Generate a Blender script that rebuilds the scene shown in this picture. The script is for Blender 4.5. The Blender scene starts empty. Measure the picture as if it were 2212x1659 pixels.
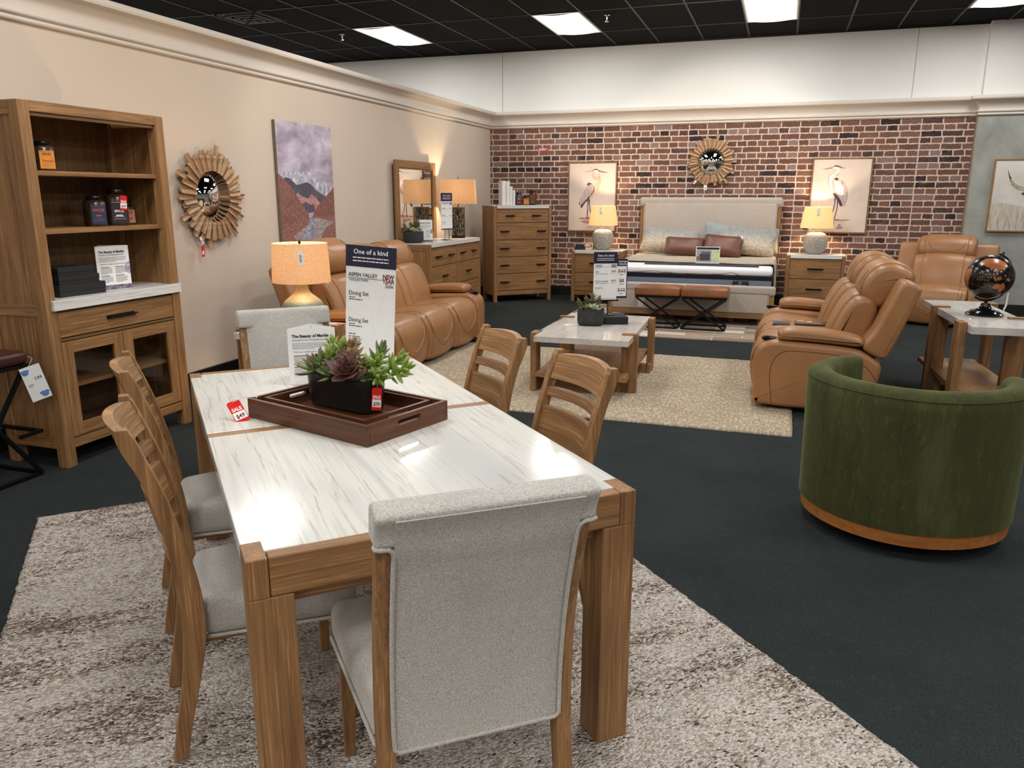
import bpy, bmesh, math, random
from mathutils import Vector, Matrix
random.seed(7)
S = bpy.context.scene
COL = S.collection
PI = math.pi

# ------------------------------------------------------------------ camera
def cam_matrix(yaw, pitch, roll, loc):
    y, p, r = math.radians(yaw), math.radians(pitch), math.radians(roll)
    f = Vector((math.sin(y)*math.cos(p), math.cos(y)*math.cos(p), -math.sin(p)))
    rt = Vector((math.cos(y), -math.sin(y), 0)); up = rt.cross(f)
    r2 = math.cos(r)*rt + math.sin(r)*up
    u2 = -math.sin(r)*rt + math.cos(r)*up
    m = Matrix((( r2.x, u2.x, -f.x, loc[0]), (r2.y, u2.y, -f.y, loc[1]), (r2.z, u2.z, -f.z, loc[2]), (0, 0, 0, 1)))
    return m
cd = bpy.data.cameras.new('camera'); cam = bpy.data.objects.new('camera', cd); COL.objects.link(cam)
cd.sensor_width = 36; cd.lens = 27.216; cd.clip_start = 0.05; cd.clip_end = 60
cam.matrix_world = cam_matrix(-18.817, 13.680, 0.097, (0, 0, 1.52))
S.camera = cam

# ------------------------------------------------------------------ world, lights, exposure
W = bpy.data.worlds.new('world'); S.world = W; W.use_nodes = True
W.node_tree.nodes['Background'].inputs[0].default_value = (1.0, 0.96, 0.91, 1)
W.node_tree.nodes['Background'].inputs[1].default_value = 0.30
S.view_settings.view_transform = 'Standard'; S.view_settings.look = 'None'
S.view_settings.exposure = 0.0; S.view_settings.gamma = 1.0
S.view_settings.use_curve_mapping = False
S.cycles.use_denoising = True
S.cycles.max_bounces = 7; S.cycles.diffuse_bounces = 3; S.cycles.glossy_bounces = 3
S.cycles.transmission_bounces = 5; S.cycles.transparent_max_bounces = 8
S.cycles.sample_clamp_indirect = 4.0; S.cycles.caustics_reflective = False; S.cycles.caustics_refractive = False
S.cycles.use_light_tree = True

CEIL = 3.63; XW = -4.384; YW = 11.8
# recessed ceiling troffers, 2 x 4 ft, on the tile grid (the far row is the one in the picture)
TROFFERS = [(-5.185 + ix*2.44, 10.22 - iy*3.66) for ix in range(-1, 5) for iy in range(5) if not (ix == -1 and iy in (3, 4))]
def area_lamp(name, loc, sx, sy, power, color, rot=(0, 0, 0), spread=PI):
    l = bpy.data.lights.new(name, 'AREA'); l.shape = 'RECTANGLE'; l.size = sx; l.size_y = sy
    l.energy = power; l.color = color; l.spread = spread
    o = bpy.data.objects.new(name, l); o.location = loc; o.rotation_euler = rot; COL.objects.link(o)
    return o
for i, (x, y) in enumerate(TROFFERS):
    area_lamp('troffer_light', (x, y, CEIL-0.025), 0.52, 1.10, 43, (1.0, 0.985, 0.955))
# assumed, unseen track spots, aimed at the display walls
def spot(name, loc, target, power, color, ang, blend=0.5, rad=0.05):
    l = bpy.data.lights.new(name, 'SPOT'); l.energy = power; l.color = color
    l.spot_size = math.radians(ang); l.spot_blend = blend; l.shadow_soft_size = rad
    o = bpy.data.objects.new(name, l); o.location = loc
    d = Vector(target) - Vector(loc); o.rotation_euler = d.to_track_quat('-Z', 'Y').to_euler(); COL.objects.link(o)
    return o
WARM = (1.0, 0.86, 0.72)
spot('assumed_spot_light', (-1.6, 3.3, 3.45), (-4.3, 4.6, 1.4), 95, WARM, 62)
spot('assumed_spot_light', (-1.6, 6.0, 3.45), (-4.3, 7.2, 1.5), 80, WARM, 62)
spot('assumed_spot_light', (-1.2, 9.0, 3.45), (-1.0, 11.8, 1.6), 90, (1, .86, .72), 70)
spot('assumed_spot_light', (-1.2, 8.6, 3.45), (-1.0, 11.8, 3.1), 60, (1, .97, .92), 100)

# ------------------------------------------------------------------ helpers
def lin(c):
    return tuple((v/12.92 if v <= 0.04045 else ((v+0.055)/1.055)**2.4) for v in (x/255 for x in c[:3]))
def L4(c): return lin(c) + (1,)

class NT:
    def __init__(s, name, rough=0.6, spec=0.5, metal=0.0, sheen=0.0, coat=0.0):
        m = bpy.data.materials.new(name); m.use_nodes = True; s.m = m; s.t = m.node_tree
        s.b = s.t.nodes['Principled BSDF']; s.out = s.t.nodes['Material Output']
        s.b.inputs['Roughness'].default_value = rough
        s.b.inputs['Specular IOR Level'].default_value = spec
        s.b.inputs['Metallic'].default_value = metal
        if sheen: s.b.inputs['Sheen Weight'].default_value = sheen; s.b.inputs['Sheen Roughness'].default_value = 0.4
        if coat: s.b.inputs['Coat Weight'].default_value = coat; s.b.inputs['Coat Roughness'].default_value = 0.05
    def n(s, typ, **k):
        o = s.t.nodes.new(typ)
        for a, v in k.items(): setattr(o, a, v)
        return o
    def l(s, a, b): s.t.links.new(a, b)
    def coord(s, scale=(1, 1, 1), rot=(0, 0, 0), which='Object', loc=(0, 0, 0)):
        tc = s.n('ShaderNodeTexCoord'); mp = s.n('ShaderNodeMapping')
        mp.inputs['Scale'].default_value = scale; mp.inputs['Rotation'].default_value = rot
        mp.inputs['Location'].default_value = loc
        s.l(tc.outputs[which], mp.inputs['Vector']); return mp.outputs[0]
    def noise(s, vec, scale=5, detail=4, rough=0.5, dist=0.0):
        o = s.n('ShaderNodeTexNoise'); o.inputs['Scale'].default_value = scale
        o.inputs['Detail'].default_value = detail; o.inputs['Roughness'].default_value = rough
        o.inputs['Distortion'].default_value = dist
        if vec is not None: s.l(vec, o.inputs['Vector'])
        return o.outputs['Fac']
    def ramp(s, fac, stops, interp='LINEAR'):
        o = s.n('ShaderNodeValToRGB'); o.color_ramp.interpolation = interp
        e = o.color_ramp.elements
        while len(e) > 1: e.remove(e[-1])
        e[0].position = stops[0][0]; e[0].color = L4(stops[0][1])
        for p, c in stops[1:]:
            x = e.new(p); x.color = L4(c)
        s.l(fac, o.inputs[0]); return o.outputs[0]
    def mix(s, a, b, fac, blend='MIX'):
        o = s.n('ShaderNodeMix'); o.data_type = 'RGBA'; o.blend_type = blend
        if isinstance(fac, (int, float)): o.inputs[0].default_value = fac
        else: s.l(fac, o.inputs[0])
        for v, i in ((a, 6), (b, 7)):
            if isinstance(v, tuple): o.inputs[i].default_value = L4(v)
            else: s.l(v, o.inputs[i])
        return o.outputs[2]
    def math(s, op, a, b=None):
        o = s.n('ShaderNodeMath'); o.operation = op
        for v, i in ((a, 0), (b, 1)):
            if v is None: continue
            if isinstance(v, (int, float)): o.inputs[i].default_value = v
            else: s.l(v, o.inputs[i])
        return o.outputs[0]
    def maprange(s, v, a, b, c=0, d=1):
        o = s.n('ShaderNodeMapRange'); s.l(v, o.inputs[0])
        for i, x in enumerate((a, b, c, d)): o.inputs[i+1].default_value = x
        return o.outputs[0]
    def color(s, c):
        if isinstance(c, tuple): s.b.inputs['Base Color'].default_value = L4(c)
        else: s.l(c, s.b.inputs['Base Color'])
    def bump(s, h, strength=0.3, dist=0.01):
        o = s.n('ShaderNodeBump'); o.inputs['Strength'].default_value = strength
        o.inputs['Distance'].default_value = dist; s.l(h, o.inputs['Height']); s.l(o.outputs[0], s.b.inputs['Normal'])

MATS = {}
def plain(name, c, rough=0.6, spec=0.5, metal=0.0, noise=0.06, nscale=30, **k):
    if name in MATS: return MATS[name]
    t = NT(name, rough, spec, metal, **k)
    v = t.noise(t.coord(), nscale, 3)
    d = tuple(max(0, x*(1-noise*1.6)) for x in c); u = tuple(min(255, x*(1+noise)) for x in c)
    t.color(t.ramp(v, [(0.3, d), (0.7, u)]))
    MATS[name] = t.m; return t.m

def wood(name, dark, mid, light, axis, rough=0.45, streak=1.0, spec=0.4, flat=None):
    t = NT(name, rough, spec)
    fine = [190, 190, 190]; fine[axis] = 5.0
    med = [42, 42, 42]; med[axis] = 1.2
    if flat is not None: fine[flat] = 8.0; med[flat] = 2.0
    a = t.noise(t.coord(tuple(fine)), 1.0, 3, 0.6)
    b = t.noise(t.coord(tuple(med)), 1.0, 4, 0.6, 0.5)
    c = t.noise(t.coord(), 1.3, 2)
    base = t.ramp(b, [(0.28, dark), (0.5, mid), (0.75, light)])
    col = t.mix(base, tuple(min(255, x*1.35+18) for x in light), t.maprange(a, 0.56, 0.74, 0, 0.42*streak))
    col = t.mix(col, tuple(x*0.72 for x in dark), t.maprange(a, 0.45, 0.30, 0, 0.55*streak))
    col = t.mix(col, dark, t.maprange(c, 0.5, 0.75, 0, 0.28))
    t.color(col); t.bump(a, 0.25, 0.002)
    return t.m
def wood3(name, d, m, l, **k): return [wood(name+'_'+ax, d, m, l, i, **k) for i, ax in enumerate('xyz')]
OAK = wood3('weathered_oak', (112, 79, 48), (141, 103, 65), (162, 122, 81))
OAKSLAT = wood('weathered_oak_slat', (112, 79, 48), (141, 103, 65), (162, 122, 81), 0, flat=1)
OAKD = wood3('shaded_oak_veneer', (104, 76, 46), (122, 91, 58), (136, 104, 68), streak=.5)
WAL = wood3('walnut_stain', (54, 29, 17), (86, 50, 30), (110, 68, 42), streak=0.5, rough=0.35)
DRIFT = wood3('reclaimed_fir', (144, 112, 84), (178, 143, 109), (204, 172, 138), streak=0.6)
AMBER = wood3('amber_maple', (150, 92, 42), (170, 108, 54), (188, 126, 68), streak=0.3)

def marble(name, axis, base=(214, 212, 205), vein=(158, 138, 120), grey=(188, 188, 185), rough=0.13, dens=1.0):
    t = NT(name, rough, 0.2)
    sc = [22*dens, 22*dens, 22*dens]; sc[axis] = 0.75
    sf = [90*dens, 90*dens, 90*dens]; sf[axis] = 3.0
    v1 = t.noise(t.coord(tuple(sc)), 1.0, 5, 0.55, 0.18)
    v2 = t.noise(t.coord(tuple(sf), loc=(3, 5, 7)), 1.0, 3, 0.6, 0.15)
    sc2 = [3.0, 3.0, 3.0]; sc2[axis] = 0.5
    v3 = t.noise(t.coord(tuple(sc2), loc=(9, 2, 4)), 1.0, 3, 0.5, 0.6)
    ridge = t.math('ABSOLUTE', t.math('SUBTRACT', v1, 0.5))
    col = t.ramp(v3, [(0.3, grey), (0.55, base), (0.8, tuple(min(255, x+6) for x in base))])
    col = t.mix(col, grey, t.maprange(v2, 0.52, 0.75, 0, 0.55))
    vein_f = t.math('MULTIPLY', t.maprange(ridge, 0.018, 0.0, 0, 0.55), t.maprange(v2, 0.38, 0.55, 0.15, 1))
    col = t.mix(col, vein, vein_f)
    col = t.mix(col, vein, t.maprange(v1, 0.60, 0.76, 0, 0.45))
    col = t.mix(col, grey, t.maprange(v1, 0.42, 0.30, 0, 0.7))
    t.color(col); return t.m
MARB = marble('white_marble', 1)
MARBX = marble('white_marble_long', 0)
MARBG = marble('grey_marble', 1, (206, 200, 192), (150, 132, 118), (168, 164, 160), dens=1.3)
MARBGX = marble('grey_marble_cross', 0, (206, 203, 197), (150, 138, 128), (176, 174, 171), dens=1.2)

def fabric(name, c, c2, scale=260, sheen=0.3, bump=0.4, big=6):
    t = NT(name, 0.9, 0.2, sheen=sheen)
    a = t.noise(t.coord(), scale, 2, 0.7); b = t.noise(t.coord(), big, 2)
    col = t.ramp(a, [(0.32, c2), (0.68, c)])
    col = t.mix(col, tuple(x*0.93 for x in c2), t.maprange(b, 0.5, 0.8, 0, 0.35))
    t.color(col); t.bump(a, bump, 0.003); return t.m
GREYF = fabric('heathered_grey_fabric', (200, 196, 189), (156, 152, 146))
BEIGEF = fabric('beige_linen_fabric', (192, 181, 170), (170, 159, 148), 150, big=3)
def velvet():
    t = NT('green_velvet', 0.85, 0.15, sheen=0.35)
    t.b.inputs['Sheen Tint'].default_value = L4((160, 165, 110))
    a = t.noise(t.coord((1, 1, 0.25)), 60, 3, 0.7); b = t.noise(t.coord((4, 4, 1.2)), 1.6, 4, 0.65)
    d = t.noise(t.coord((1, 1, 3)), 120, 2, 0.7)
    col = t.ramp(b, [(0.3, (50, 51, 28)), (0.55, (63, 65, 37)), (0.75, (80, 82, 52))])
    col = t.mix(col, (98, 110, 62), t.maprange(a, 0.55, 0.8, 0, 0.45))
    col = t.mix(col, (38, 46, 20), t.maprange(d, 0.55, 0.8, 0, 0.5))
    t.color(col); t.bump(a, 0.25, 0.003); return t.m
VELVET = velvet()
def leather(name, c, rough=0.36, wr=0.5, var=0.12):
    t = NT(name, rough, 0.5)
    a = t.noise(t.coord(), 2.5, 4, 0.6, 0.4); b = t.noise(t.coord(), 220, 2)
    t.color(t.ramp(a, [(0.3, tuple(x*(1-var) for x in c)), (0.7, tuple(min(255, x*(1+var*0.6)) for x in c))]))
    w = t.noise(t.coord(), 9, 3, 0.5, 0.6)
    h = t.math('ADD', t.math('MULTIPLY', w, wr), t.math('MULTIPLY', b, 0.06))
    t.bump(h, 0.35, 0.01); return t.m
TAN = leather('caramel_leather', (156, 110, 70), var=.07)
COGN = leather('worn_cognac_leather', (152, 93, 52), 0.4, 0.4, 0.3)
BROWNL = leather('brown_leather', (102, 60, 48), 0.42, 0.8)
STOOLL = leather('oxblood_leather', (66, 34, 32), 0.3, 0.3)
PIPE = plain('stitch_thread', (206, 150, 104), 0.7)
SEAM = plain('leather_seam', (96, 54, 28), 0.7)
BLACKM = plain('black_metal', (20, 20, 21), 0.4, 0.5, 0.6)
BRONZE = plain('dark_bronze_pull', (36, 29, 25), 0.4, 0.5, 0.7)
BLACKP = plain('black_plastic', (15, 15, 16), 0.35)
CHROME = plain('chrome', (190, 190, 192), 0.15, 0.5, 1.0, noise=0.01)
DKVOID = plain('dark_underside', (12, 12, 12), 0.9)
POT = plain('matte_black_ceramic', (16, 16, 17), 0.42, noise=0.12)
POTG = plain('charcoal_concrete', (44, 46, 47), 0.7, noise=0.12)
SOIL = plain('dark_soil', (30, 24, 20), 0.95, noise=0.3, nscale=90)
WHITEP = plain('white_card', (236, 237, 236), 0.35, noise=0.01)
NAVY = plain('navy_print', (26, 28, 56), 0.4, noise=0.03)
INK = plain('black_ink', (34, 34, 38), 0.6)
INKG = plain('grey_ink', (150, 150, 154), 0.6)
INKR = plain('burgundy_ink', (112, 24, 44), 0.6)
INKRED = plain('red_ink', (158, 48, 52), 0.6)
REDT = plain('red_tag', (214, 30, 26), 0.35, noise=0.02)
WHINK = plain('white_ink', (240, 240, 240), 0.5, noise=0.01)
STRING = plain('white_string', (225, 222, 214), 0.7)
BLKBOOK = plain('black_book_cloth', (24, 25, 26), 0.75, noise=0.15, nscale=120)
PAGES = plain('book_pages', (198, 178, 146), 0.9, noise=0.12, nscale=120)
GOLDM = plain('gold_frame', (176, 132, 70), 0.35, 0.5, 0.5)
WHITEC = plain('white_ceramic', (226, 224, 219), 0.4, noise=0.02)
def mirror():
    t = NT('mirror_silver', 0.02, 0.5, 1.0); t.color((225, 228, 226)); return t.m
MIRROR = mirror()
def glass(name, tint, mixf=0.12):
    m = bpy.data.materials.new(name); m.use_nodes = True; nt = m.node_tree; nt.nodes.clear()
    o = nt.nodes.new('ShaderNodeOutputMaterial'); mx = nt.nodes.new('ShaderNodeMixShader')
    tr = nt.nodes.new('ShaderNodeBsdfTransparent'); gl = nt.nodes.new('ShaderNodeBsdfGlossy')
    fr = nt.nodes.new('ShaderNodeLayerWeight'); fr.inputs[0].default_value = 0.35
    pw = nt.nodes.new('ShaderNodeMath'); pw.operation = 'POWER'; pw.inputs[1].default_value = 3.0
    ad = nt.nodes.new('ShaderNodeMath'); ad.operation = 'MULTIPLY_ADD'; ad.inputs[1].default_value = 0.5; ad.inputs[2].default_value = mixf*0.25
    tr.inputs[0].default_value = L4(tint); gl.inputs['Roughness'].default_value = 0.02
    nt.links.new(fr.outputs[1], pw.inputs[0]); nt.links.new(pw.outputs[0], ad.inputs[0]); nt.links.new(ad.outputs[0], mx.inputs[0])
    nt.links.new(tr.outputs[0], mx.inputs[1]); nt.links.new(gl.outputs[0], mx.inputs[2]); nt.links.new(mx.outputs[0], o.inputs[0])
    return m
GLASSD = glass('smoked_cabinet_glass', (242, 240, 236))
GLASSC = glass('clear_glass', (200, 196, 190))
def emis(name, c, s):
    m = bpy.data.materials.new(name); m.use_nodes = True; nt = m.node_tree; nt.nodes.clear()
    o = nt.nodes.new('ShaderNodeOutputMaterial'); e = nt.nodes.new('ShaderNodeEmission')
    e.inputs[0].default_value = L4(c); e.inputs[1].default_value = s; nt.links.new(e.outputs[0], o.inputs[0]); return m
LIGHTP = emis('lit_diffuser', (255, 250, 240), 3.2)
BULB = emis('glowing_bulb', (255, 214, 150), 14)
def shade_mat(name, c, weave=True):
    m = bpy.data.materials.new(name); m.use_nodes = True; nt = m.node_tree; nt.nodes.clear()
    o = nt.nodes.new('ShaderNodeOutputMaterial'); mx = nt.nodes.new('ShaderNodeMixShader'); mx.inputs[0].default_value = 0.68
    d = nt.nodes.new('ShaderNodeBsdfDiffuse'); tl = nt.nodes.new('ShaderNodeBsdfTranslucent')
    tc = nt.nodes.new('ShaderNodeTexCoord'); mp = nt.nodes.new('ShaderNodeMapping'); mp.inputs['Scale'].default_value = (260, 260, 60)
    nz = nt.nodes.new('ShaderNodeTexNoise'); nz.inputs['Scale'].default_value = 1.0
    rp = nt.nodes.new('ShaderNodeValToRGB'); rp.color_ramp.elements[0].position = 0.3; rp.color_ramp.elements[1].position = 0.7
    k = 0.84 if weave else 0.96
    rp.color_ramp.elements[0].color = L4(tuple(x*k for x in c)); rp.color_ramp.elements[1].color = L4(c)
    nt.links.new(tc.outputs['Object'], mp.inputs[0]); nt.links.new(mp.outputs[0], nz.inputs[0]); nt.links.new(nz.outputs[0], rp.inputs[0])
    for s_ in (d, tl): nt.links.new(rp.outputs[0], s_.inputs[0])
    nt.links.new(d.outputs[0], mx.inputs[1]); nt.links.new(tl.outputs[0], mx.inputs[2]); nt.links.new(mx.outputs[0], o.inputs[0])
    return m
SHADE = shade_mat('linen_shade', (244, 224, 200)); SHADEW = shade_mat('white_cotton_shade', (240, 226, 200), False)

# ---- mesh helpers
def NB(): return bmesh.new()
def T(x=0, y=0, z=0): return Matrix.Translation((x, y, z))
def RZ(a): return Matrix.Rotation(math.radians(a), 4, 'Z')
def RX(a): return Matrix.Rotation(math.radians(a), 4, 'X')
def RY(a): return Matrix.Rotation(math.radians(a), 4, 'Y')
def addgeo(bm, vs, fs, M=None, mi=0, smooth=False):
    bv = [bm.verts.new((M @ Vector(v)) if M is not None else v) for v in vs]
    out = []
    for f in fs:
        try:
            fa = bm.faces.new([bv[i] for i in f]); fa.material_index = mi; fa.smooth = smooth; out.append(fa)
        except ValueError: pass
    return bv
BOXF = [(0, 3, 2, 1), (4, 5, 6, 7), (0, 1, 5, 4), (1, 2, 6, 5), (2, 3, 7, 6), (3, 0, 4, 7)]
def box(bm, x0, x1, y0, y1, z0, z1, M=None, mi=None, grain=False):
    if mi is None:
        mi = 0
        if grain:
            d = (abs(x1-x0), abs(y1-y0), abs(z1-z0)); mi = d.index(max(d))
    addgeo(bm, [(x0, y0, z0), (x1, y0, z0), (x1, y1, z0), (x0, y1, z0), (x0, y0, z1), (x1, y0, z1), (x1, y1, z1), (x0, y1, z1)], BOXF, M, mi)
def wbox(bm, *a, **k): box(bm, *a, grain=True, **k)
def prism(bm, pts, a0, a1, axis='x', M=None, mi=0, smooth=False):
    """closed outline extruded: axis x -> pts (y,z); y -> (x,z); z -> (x,y)"""
    def P(p, a): return {'x': (a, p[0], p[1]), 'y': (p[0], a, p[1]), 'z': (p[0], p[1], a)}[axis]
    n = len(pts); vs = [P(p, a0) for p in pts] + [P(p, a1) for p in pts]
    fs = [tuple(range(n)), tuple(reversed(range(n, 2*n)))]
    bv = addgeo(bm, vs, fs, M, mi)
    for i in range(n):
        j = (i+1) % n
        f = bm.faces.new((bv[i], bv[n+i], bv[n+j], bv[j])); f.material_index = mi; f.smooth = smooth
def tube(bm, pts, r, seg=8, closed=False, M=None, mi=0, smooth=True, flat=1.0):
    pts = [Vector(p) for p in pts]; n = len(pts); rings = []
    prev = None
    for i, p in enumerate(pts):
        if closed: t = (pts[(i+1) % n]-pts[i-1])
        else: t = pts[min(i+1, n-1)]-pts[max(i-1, 0)]
        t.normalize()
        if prev is None:
            a = Vector((0, 0, 1)) if abs(t.z) < 0.9 else Vector((1, 0, 0)); u = t.cross(a).normalized()
        else: u = (prev - t*prev.dot(t)); u = u.normalized() if u.length > 1e-6 else t.orthogonal().normalized()
        prev = u; v = t.cross(u)
        rr = r[i] if isinstance(r, (list, tuple)) else r
        rings.append([p + (u*math.cos(2*PI*k/seg+PI/seg) + v*math.sin(2*PI*k/seg+PI/seg)*flat)*rr for k in range(seg)])
    vs = [v for R in rings for v in R]; fs = []
    for i in range(n if closed else n-1):
        j = (i+1) % n
        for k in range(seg):
            l = (k+1) % seg; fs.append((i*seg+k, i*seg+l, j*seg+l, j*seg+k))
    if not closed: fs += [tuple(reversed(range(seg))), tuple(range((n-1)*seg, n*seg))]
    addgeo(bm, vs, fs, M, mi, smooth)
def bar(bm, a, b, w, M=None, mi=0):
    tube(bm, [a, b], w*0.7071, 4, False, M, mi, False)
def lathe(bm, prof, seg=36, M=None, mi=0, smooth=True, sx=1, sy=1, cap=True):
    vs = []; fs = []
    for r, z in prof:
        for k in range(seg):
            a = 2*PI*k/seg; vs.append((r*math.cos(a)*sx, r*math.sin(a)*sy, z))
    for i in range(len(prof)-1):
        for k in range(seg):
            l = (k+1) % seg; fs.append((i*seg+k, i*seg+l, (i+1)*seg+l, (i+1)*seg+k))
    if cap: fs += [tuple(reversed(range(seg))), tuple(range((len(prof)-1)*seg, len(prof)*seg))]
    addgeo(bm, vs, fs, M, mi, smooth)
def rbox(bm, x0, x1, y0, y1, z0, z1, r=0.03, n=9, puff=(0, 0, 0), M=None, mi=0, fn=None, pinch=0):
    """rounded, optionally crowned cushion block"""
    hx, hy, hz = (x1-x0)/2, (y1-y0)/2, (z1-z0)/2; c = Vector(((x0+x1)/2, (y0+y1)/2, (z0+z1)/2))
    def par(h):
        e = min(r, h*0.999); out = []; m = 3
        for i in range(m+1): out.append(-h + e*(1-math.cos(i/m*PI/2)) if e > 0 else -h)
        k = max(2, n-2*m)
        for i in range(1, k): out.append(-h+e + (2*h-2*e)*i/k)
        for i in range(m, -1, -1): out.append(h - e*(1-math.cos(i/m*PI/2)))
        return out
    X, Y, Z = par(hx), par(hy), par(hz); cache = {}
    def V(i, j, k):
        if (i, j, k) in cache: return cache[(i, j, k)]
        p = Vector((X[i], Y[j], Z[k]))
        e = [min(r, h*0.999) for h in (hx, hy, hz)]
        q = Vector([max(-(h-ee), min(h-ee, v)) for v, h, ee in zip(p, (hx, hy, hz), e)])
        d = p-q
        if d.length > 1e-9:
            dn = Vector((d.x/e[0], d.y/e[1], d.z/e[2])).normalized(); p = q + Vector((dn.x*e[0], dn.y*e[1], dn.z*e[2]))
        u, v, w = p.x/hx, p.y/hy, p.z/hz
        p.x += puff[0]*(1 if u > 0 else -1)*(1-v**2)*(1-w**2)*abs(u)
        p.y += puff[1]*(1 if v > 0 else -1)*(1-u**2)*(1-w**2)*abs(v)
        p.z += puff[2]*(1 if w > 0 else -1)*(1-u**2)*(1-v**2)*abs(w)
        if pinch: s = 1+pinch*(abs(u)*abs(v))**3; p.x *= s; p.y *= s
        p += c
        if fn: p = Vector(fn(p))
        if M is not None: p = M @ p
        cache[(i, j, k)] = bm.verts.new(p); return cache[(i, j, k)]
    a, b, d = len(X)-1, len(Y)-1, len(Z)-1
    def F(*v):
        f = bm.faces.new(v); f.smooth = True; f.material_index = mi
    for i in range(a):
        for j in range(b):
            F(V(i, j, 0), V(i, j+1, 0), V(i+1, j+1, 0), V(i+1, j, 0)); F(V(i, j, d), V(i+1, j, d), V(i+1, j+1, d), V(i, j+1, d))
    for i in range(a):
        for k in range(d):
            F(V(i, 0, k), V(i+1, 0, k), V(i+1, 0, k+1), V(i, 0, k+1)); F(V(i, b, k), V(i, b, k+1), V(i+1, b, k+1), V(i+1, b, k))
    for j in range(b):
        for k in range(d):
            F(V(0, j, k), V(0, j, k+1), V(0, j+1, k+1), V(0, j+1, k)); F(V(a, j, k), V(a, j+1, k), V(a, j+1, k+1), V(a, j, k+1))
def cr(pts, sub=5, closed=True):
    """Catmull-Rom smoothing of a 2D/3D outline"""
    P = [Vector(p) for p in pts]; n = len(P); out = []
    rng = range(n) if closed else range(n-1)
    for i in rng:
        p0, p1, p2, p3 = (P[i-1], P[i], P[(i+1) % n], P[(i+2) % n]) if closed else (P[max(i-1, 0)], P[i], P[i+1], P[min(i+2, n-1)])
        for k in range(sub):
            t = k/sub
            out.append(0.5*((2*p1)+(-p0+p2)*t+(2*p0-5*p1+4*p2-p3)*t*t+(-p0+3*p1-3*p2+p3)*t**3))
    if not closed: out.append(P[-1])
    return out
def softex(bm, prof, x0, x1, rnd=0.04, inset=0.03, sub=4, M=None, mi=0, crown=0.0, n=8, fn=None):
    """soft extrusion along x of a closed (y,z) outline with rounded ends"""
    P = cr([Vector((p[0], p[1])) for p in prof], sub) if sub > 1 else [Vector((p[0], p[1])) for p in prof]
    m = len(P); area = sum(P[i].x*P[(i+1) % m].y-P[(i+1) % m].x*P[i].y for i in range(m)); sg = 1 if area > 0 else -1
    N = []
    for i in range(m):
        t = P[(i+1) % m]-P[i-1]; t = t.normalized() if t.length > 1e-9 else Vector((1, 0)); N.append(Vector((t.y, -t.x))*sg)
    xs = []; k = 5
    for i in range(k): a = i/k*PI/2; xs.append((x0+rnd*(1-math.cos(a)), inset*(1-math.sin(a))))
    for i in range(n+1):
        t = i/n; xs.append((x0+rnd+(x1-x0-2*rnd)*t, -crown*(1-(2*t-1)**2)))
    for i in range(k-1, -1, -1): a = i/k*PI/2; xs.append((x1-rnd*(1-math.cos(a)), inset*(1-math.sin(a))))
    vs = []
    for x, d in xs:
        for p, nn in zip(P, N):
            q = p-nn*d; v = (x, q.x, q.y); vs.append(fn(v) if fn else v)
    fs = []
    for i in range(len(xs)-1):
        for j in range(m):
            l = (j+1) % m; f = (i*m+j, i*m+l, (i+1)*m+l, (i+1)*m+j); fs.append(f if sg < 0 else tuple(reversed(f)))
    e0 = tuple(range(m)); e1 = tuple(range((len(xs)-1)*m, len(xs)*m))
    fs += [e0 if sg < 0 else tuple(reversed(e0)), tuple(reversed(e1)) if sg < 0 else e1]
    # orientation: make consistent afterwards
    addgeo(bm, vs, fs, M, mi, True)
def fixn(bm): bmesh.ops.recalc_face_normals(bm, faces=bm.faces[:])

def mesh_from(bm, name, mats, smooth=None, recalc=True):
    if recalc: fixn(bm)
    me = bpy.data.meshes.new(name); bm.to_mesh(me); bm.free()
    for m in (mats if isinstance(mats, (list, tuple)) else [mats]): me.materials.append(m)
    if smooth is not None:
        me.polygons.foreach_set('use_smooth', [True]*len(me.polygons)); me.update()
        me.set_sharp_from_angle(angle=math.radians(smooth))
    return me
def part(name, bm, mats, parent=None, label=None, bev=0, smooth=None, seg=2, recalc=True, M=None):
    o = bpy.data.objects.new(name, mesh_from(bm, name, mats, smooth, recalc)); COL.objects.link(o)
    if parent is not None: o.parent = parent
    if M is not None: o.matrix_local = M
    if label: o['label'] = label
    if bev:
        b = o.modifiers.new('bevel', 'BEVEL'); b.width = bev; b.segments = seg; b.limit_method = 'ANGLE'; b.angle_limit = math.radians(40)
    return o
def tag(o, label, cat, group=None):
    o['label'] = label; o['category'] = cat
    if group: o['group'] = group
    return o
def thing(name, label, cat, loc=(0, 0, 0), rz=0, group=None):
    o = bpy.data.objects.new(name, None); o.empty_display_size = 0.1; COL.objects.link(o)
    o.location = loc; o.rotation_euler = (0, 0, math.radians(rz)); return tag(o, label, cat, group)
def struct(name, bm, mats, bev=0, smooth=None, parent=None):
    o = part(name, bm, mats, parent, None, bev, smooth)
    if parent is None: o['kind'] = 'structure'
    return o
def kids(o): return [c for c in bpy.data.objects if c.parent == o]
def dup(o, loc=None, rz=None, label=None, parent=None):
    c = o.copy(); COL.objects.link(c)
    if parent is not None: c.parent = parent
    for k in kids(o): dup(k, parent=c)
    if loc is not None: c.location = loc
    if rz is not None: c.rotation_euler = (0, 0, math.radians(rz))
    if label: c['label'] = label
    return c
FONT = {}
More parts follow.
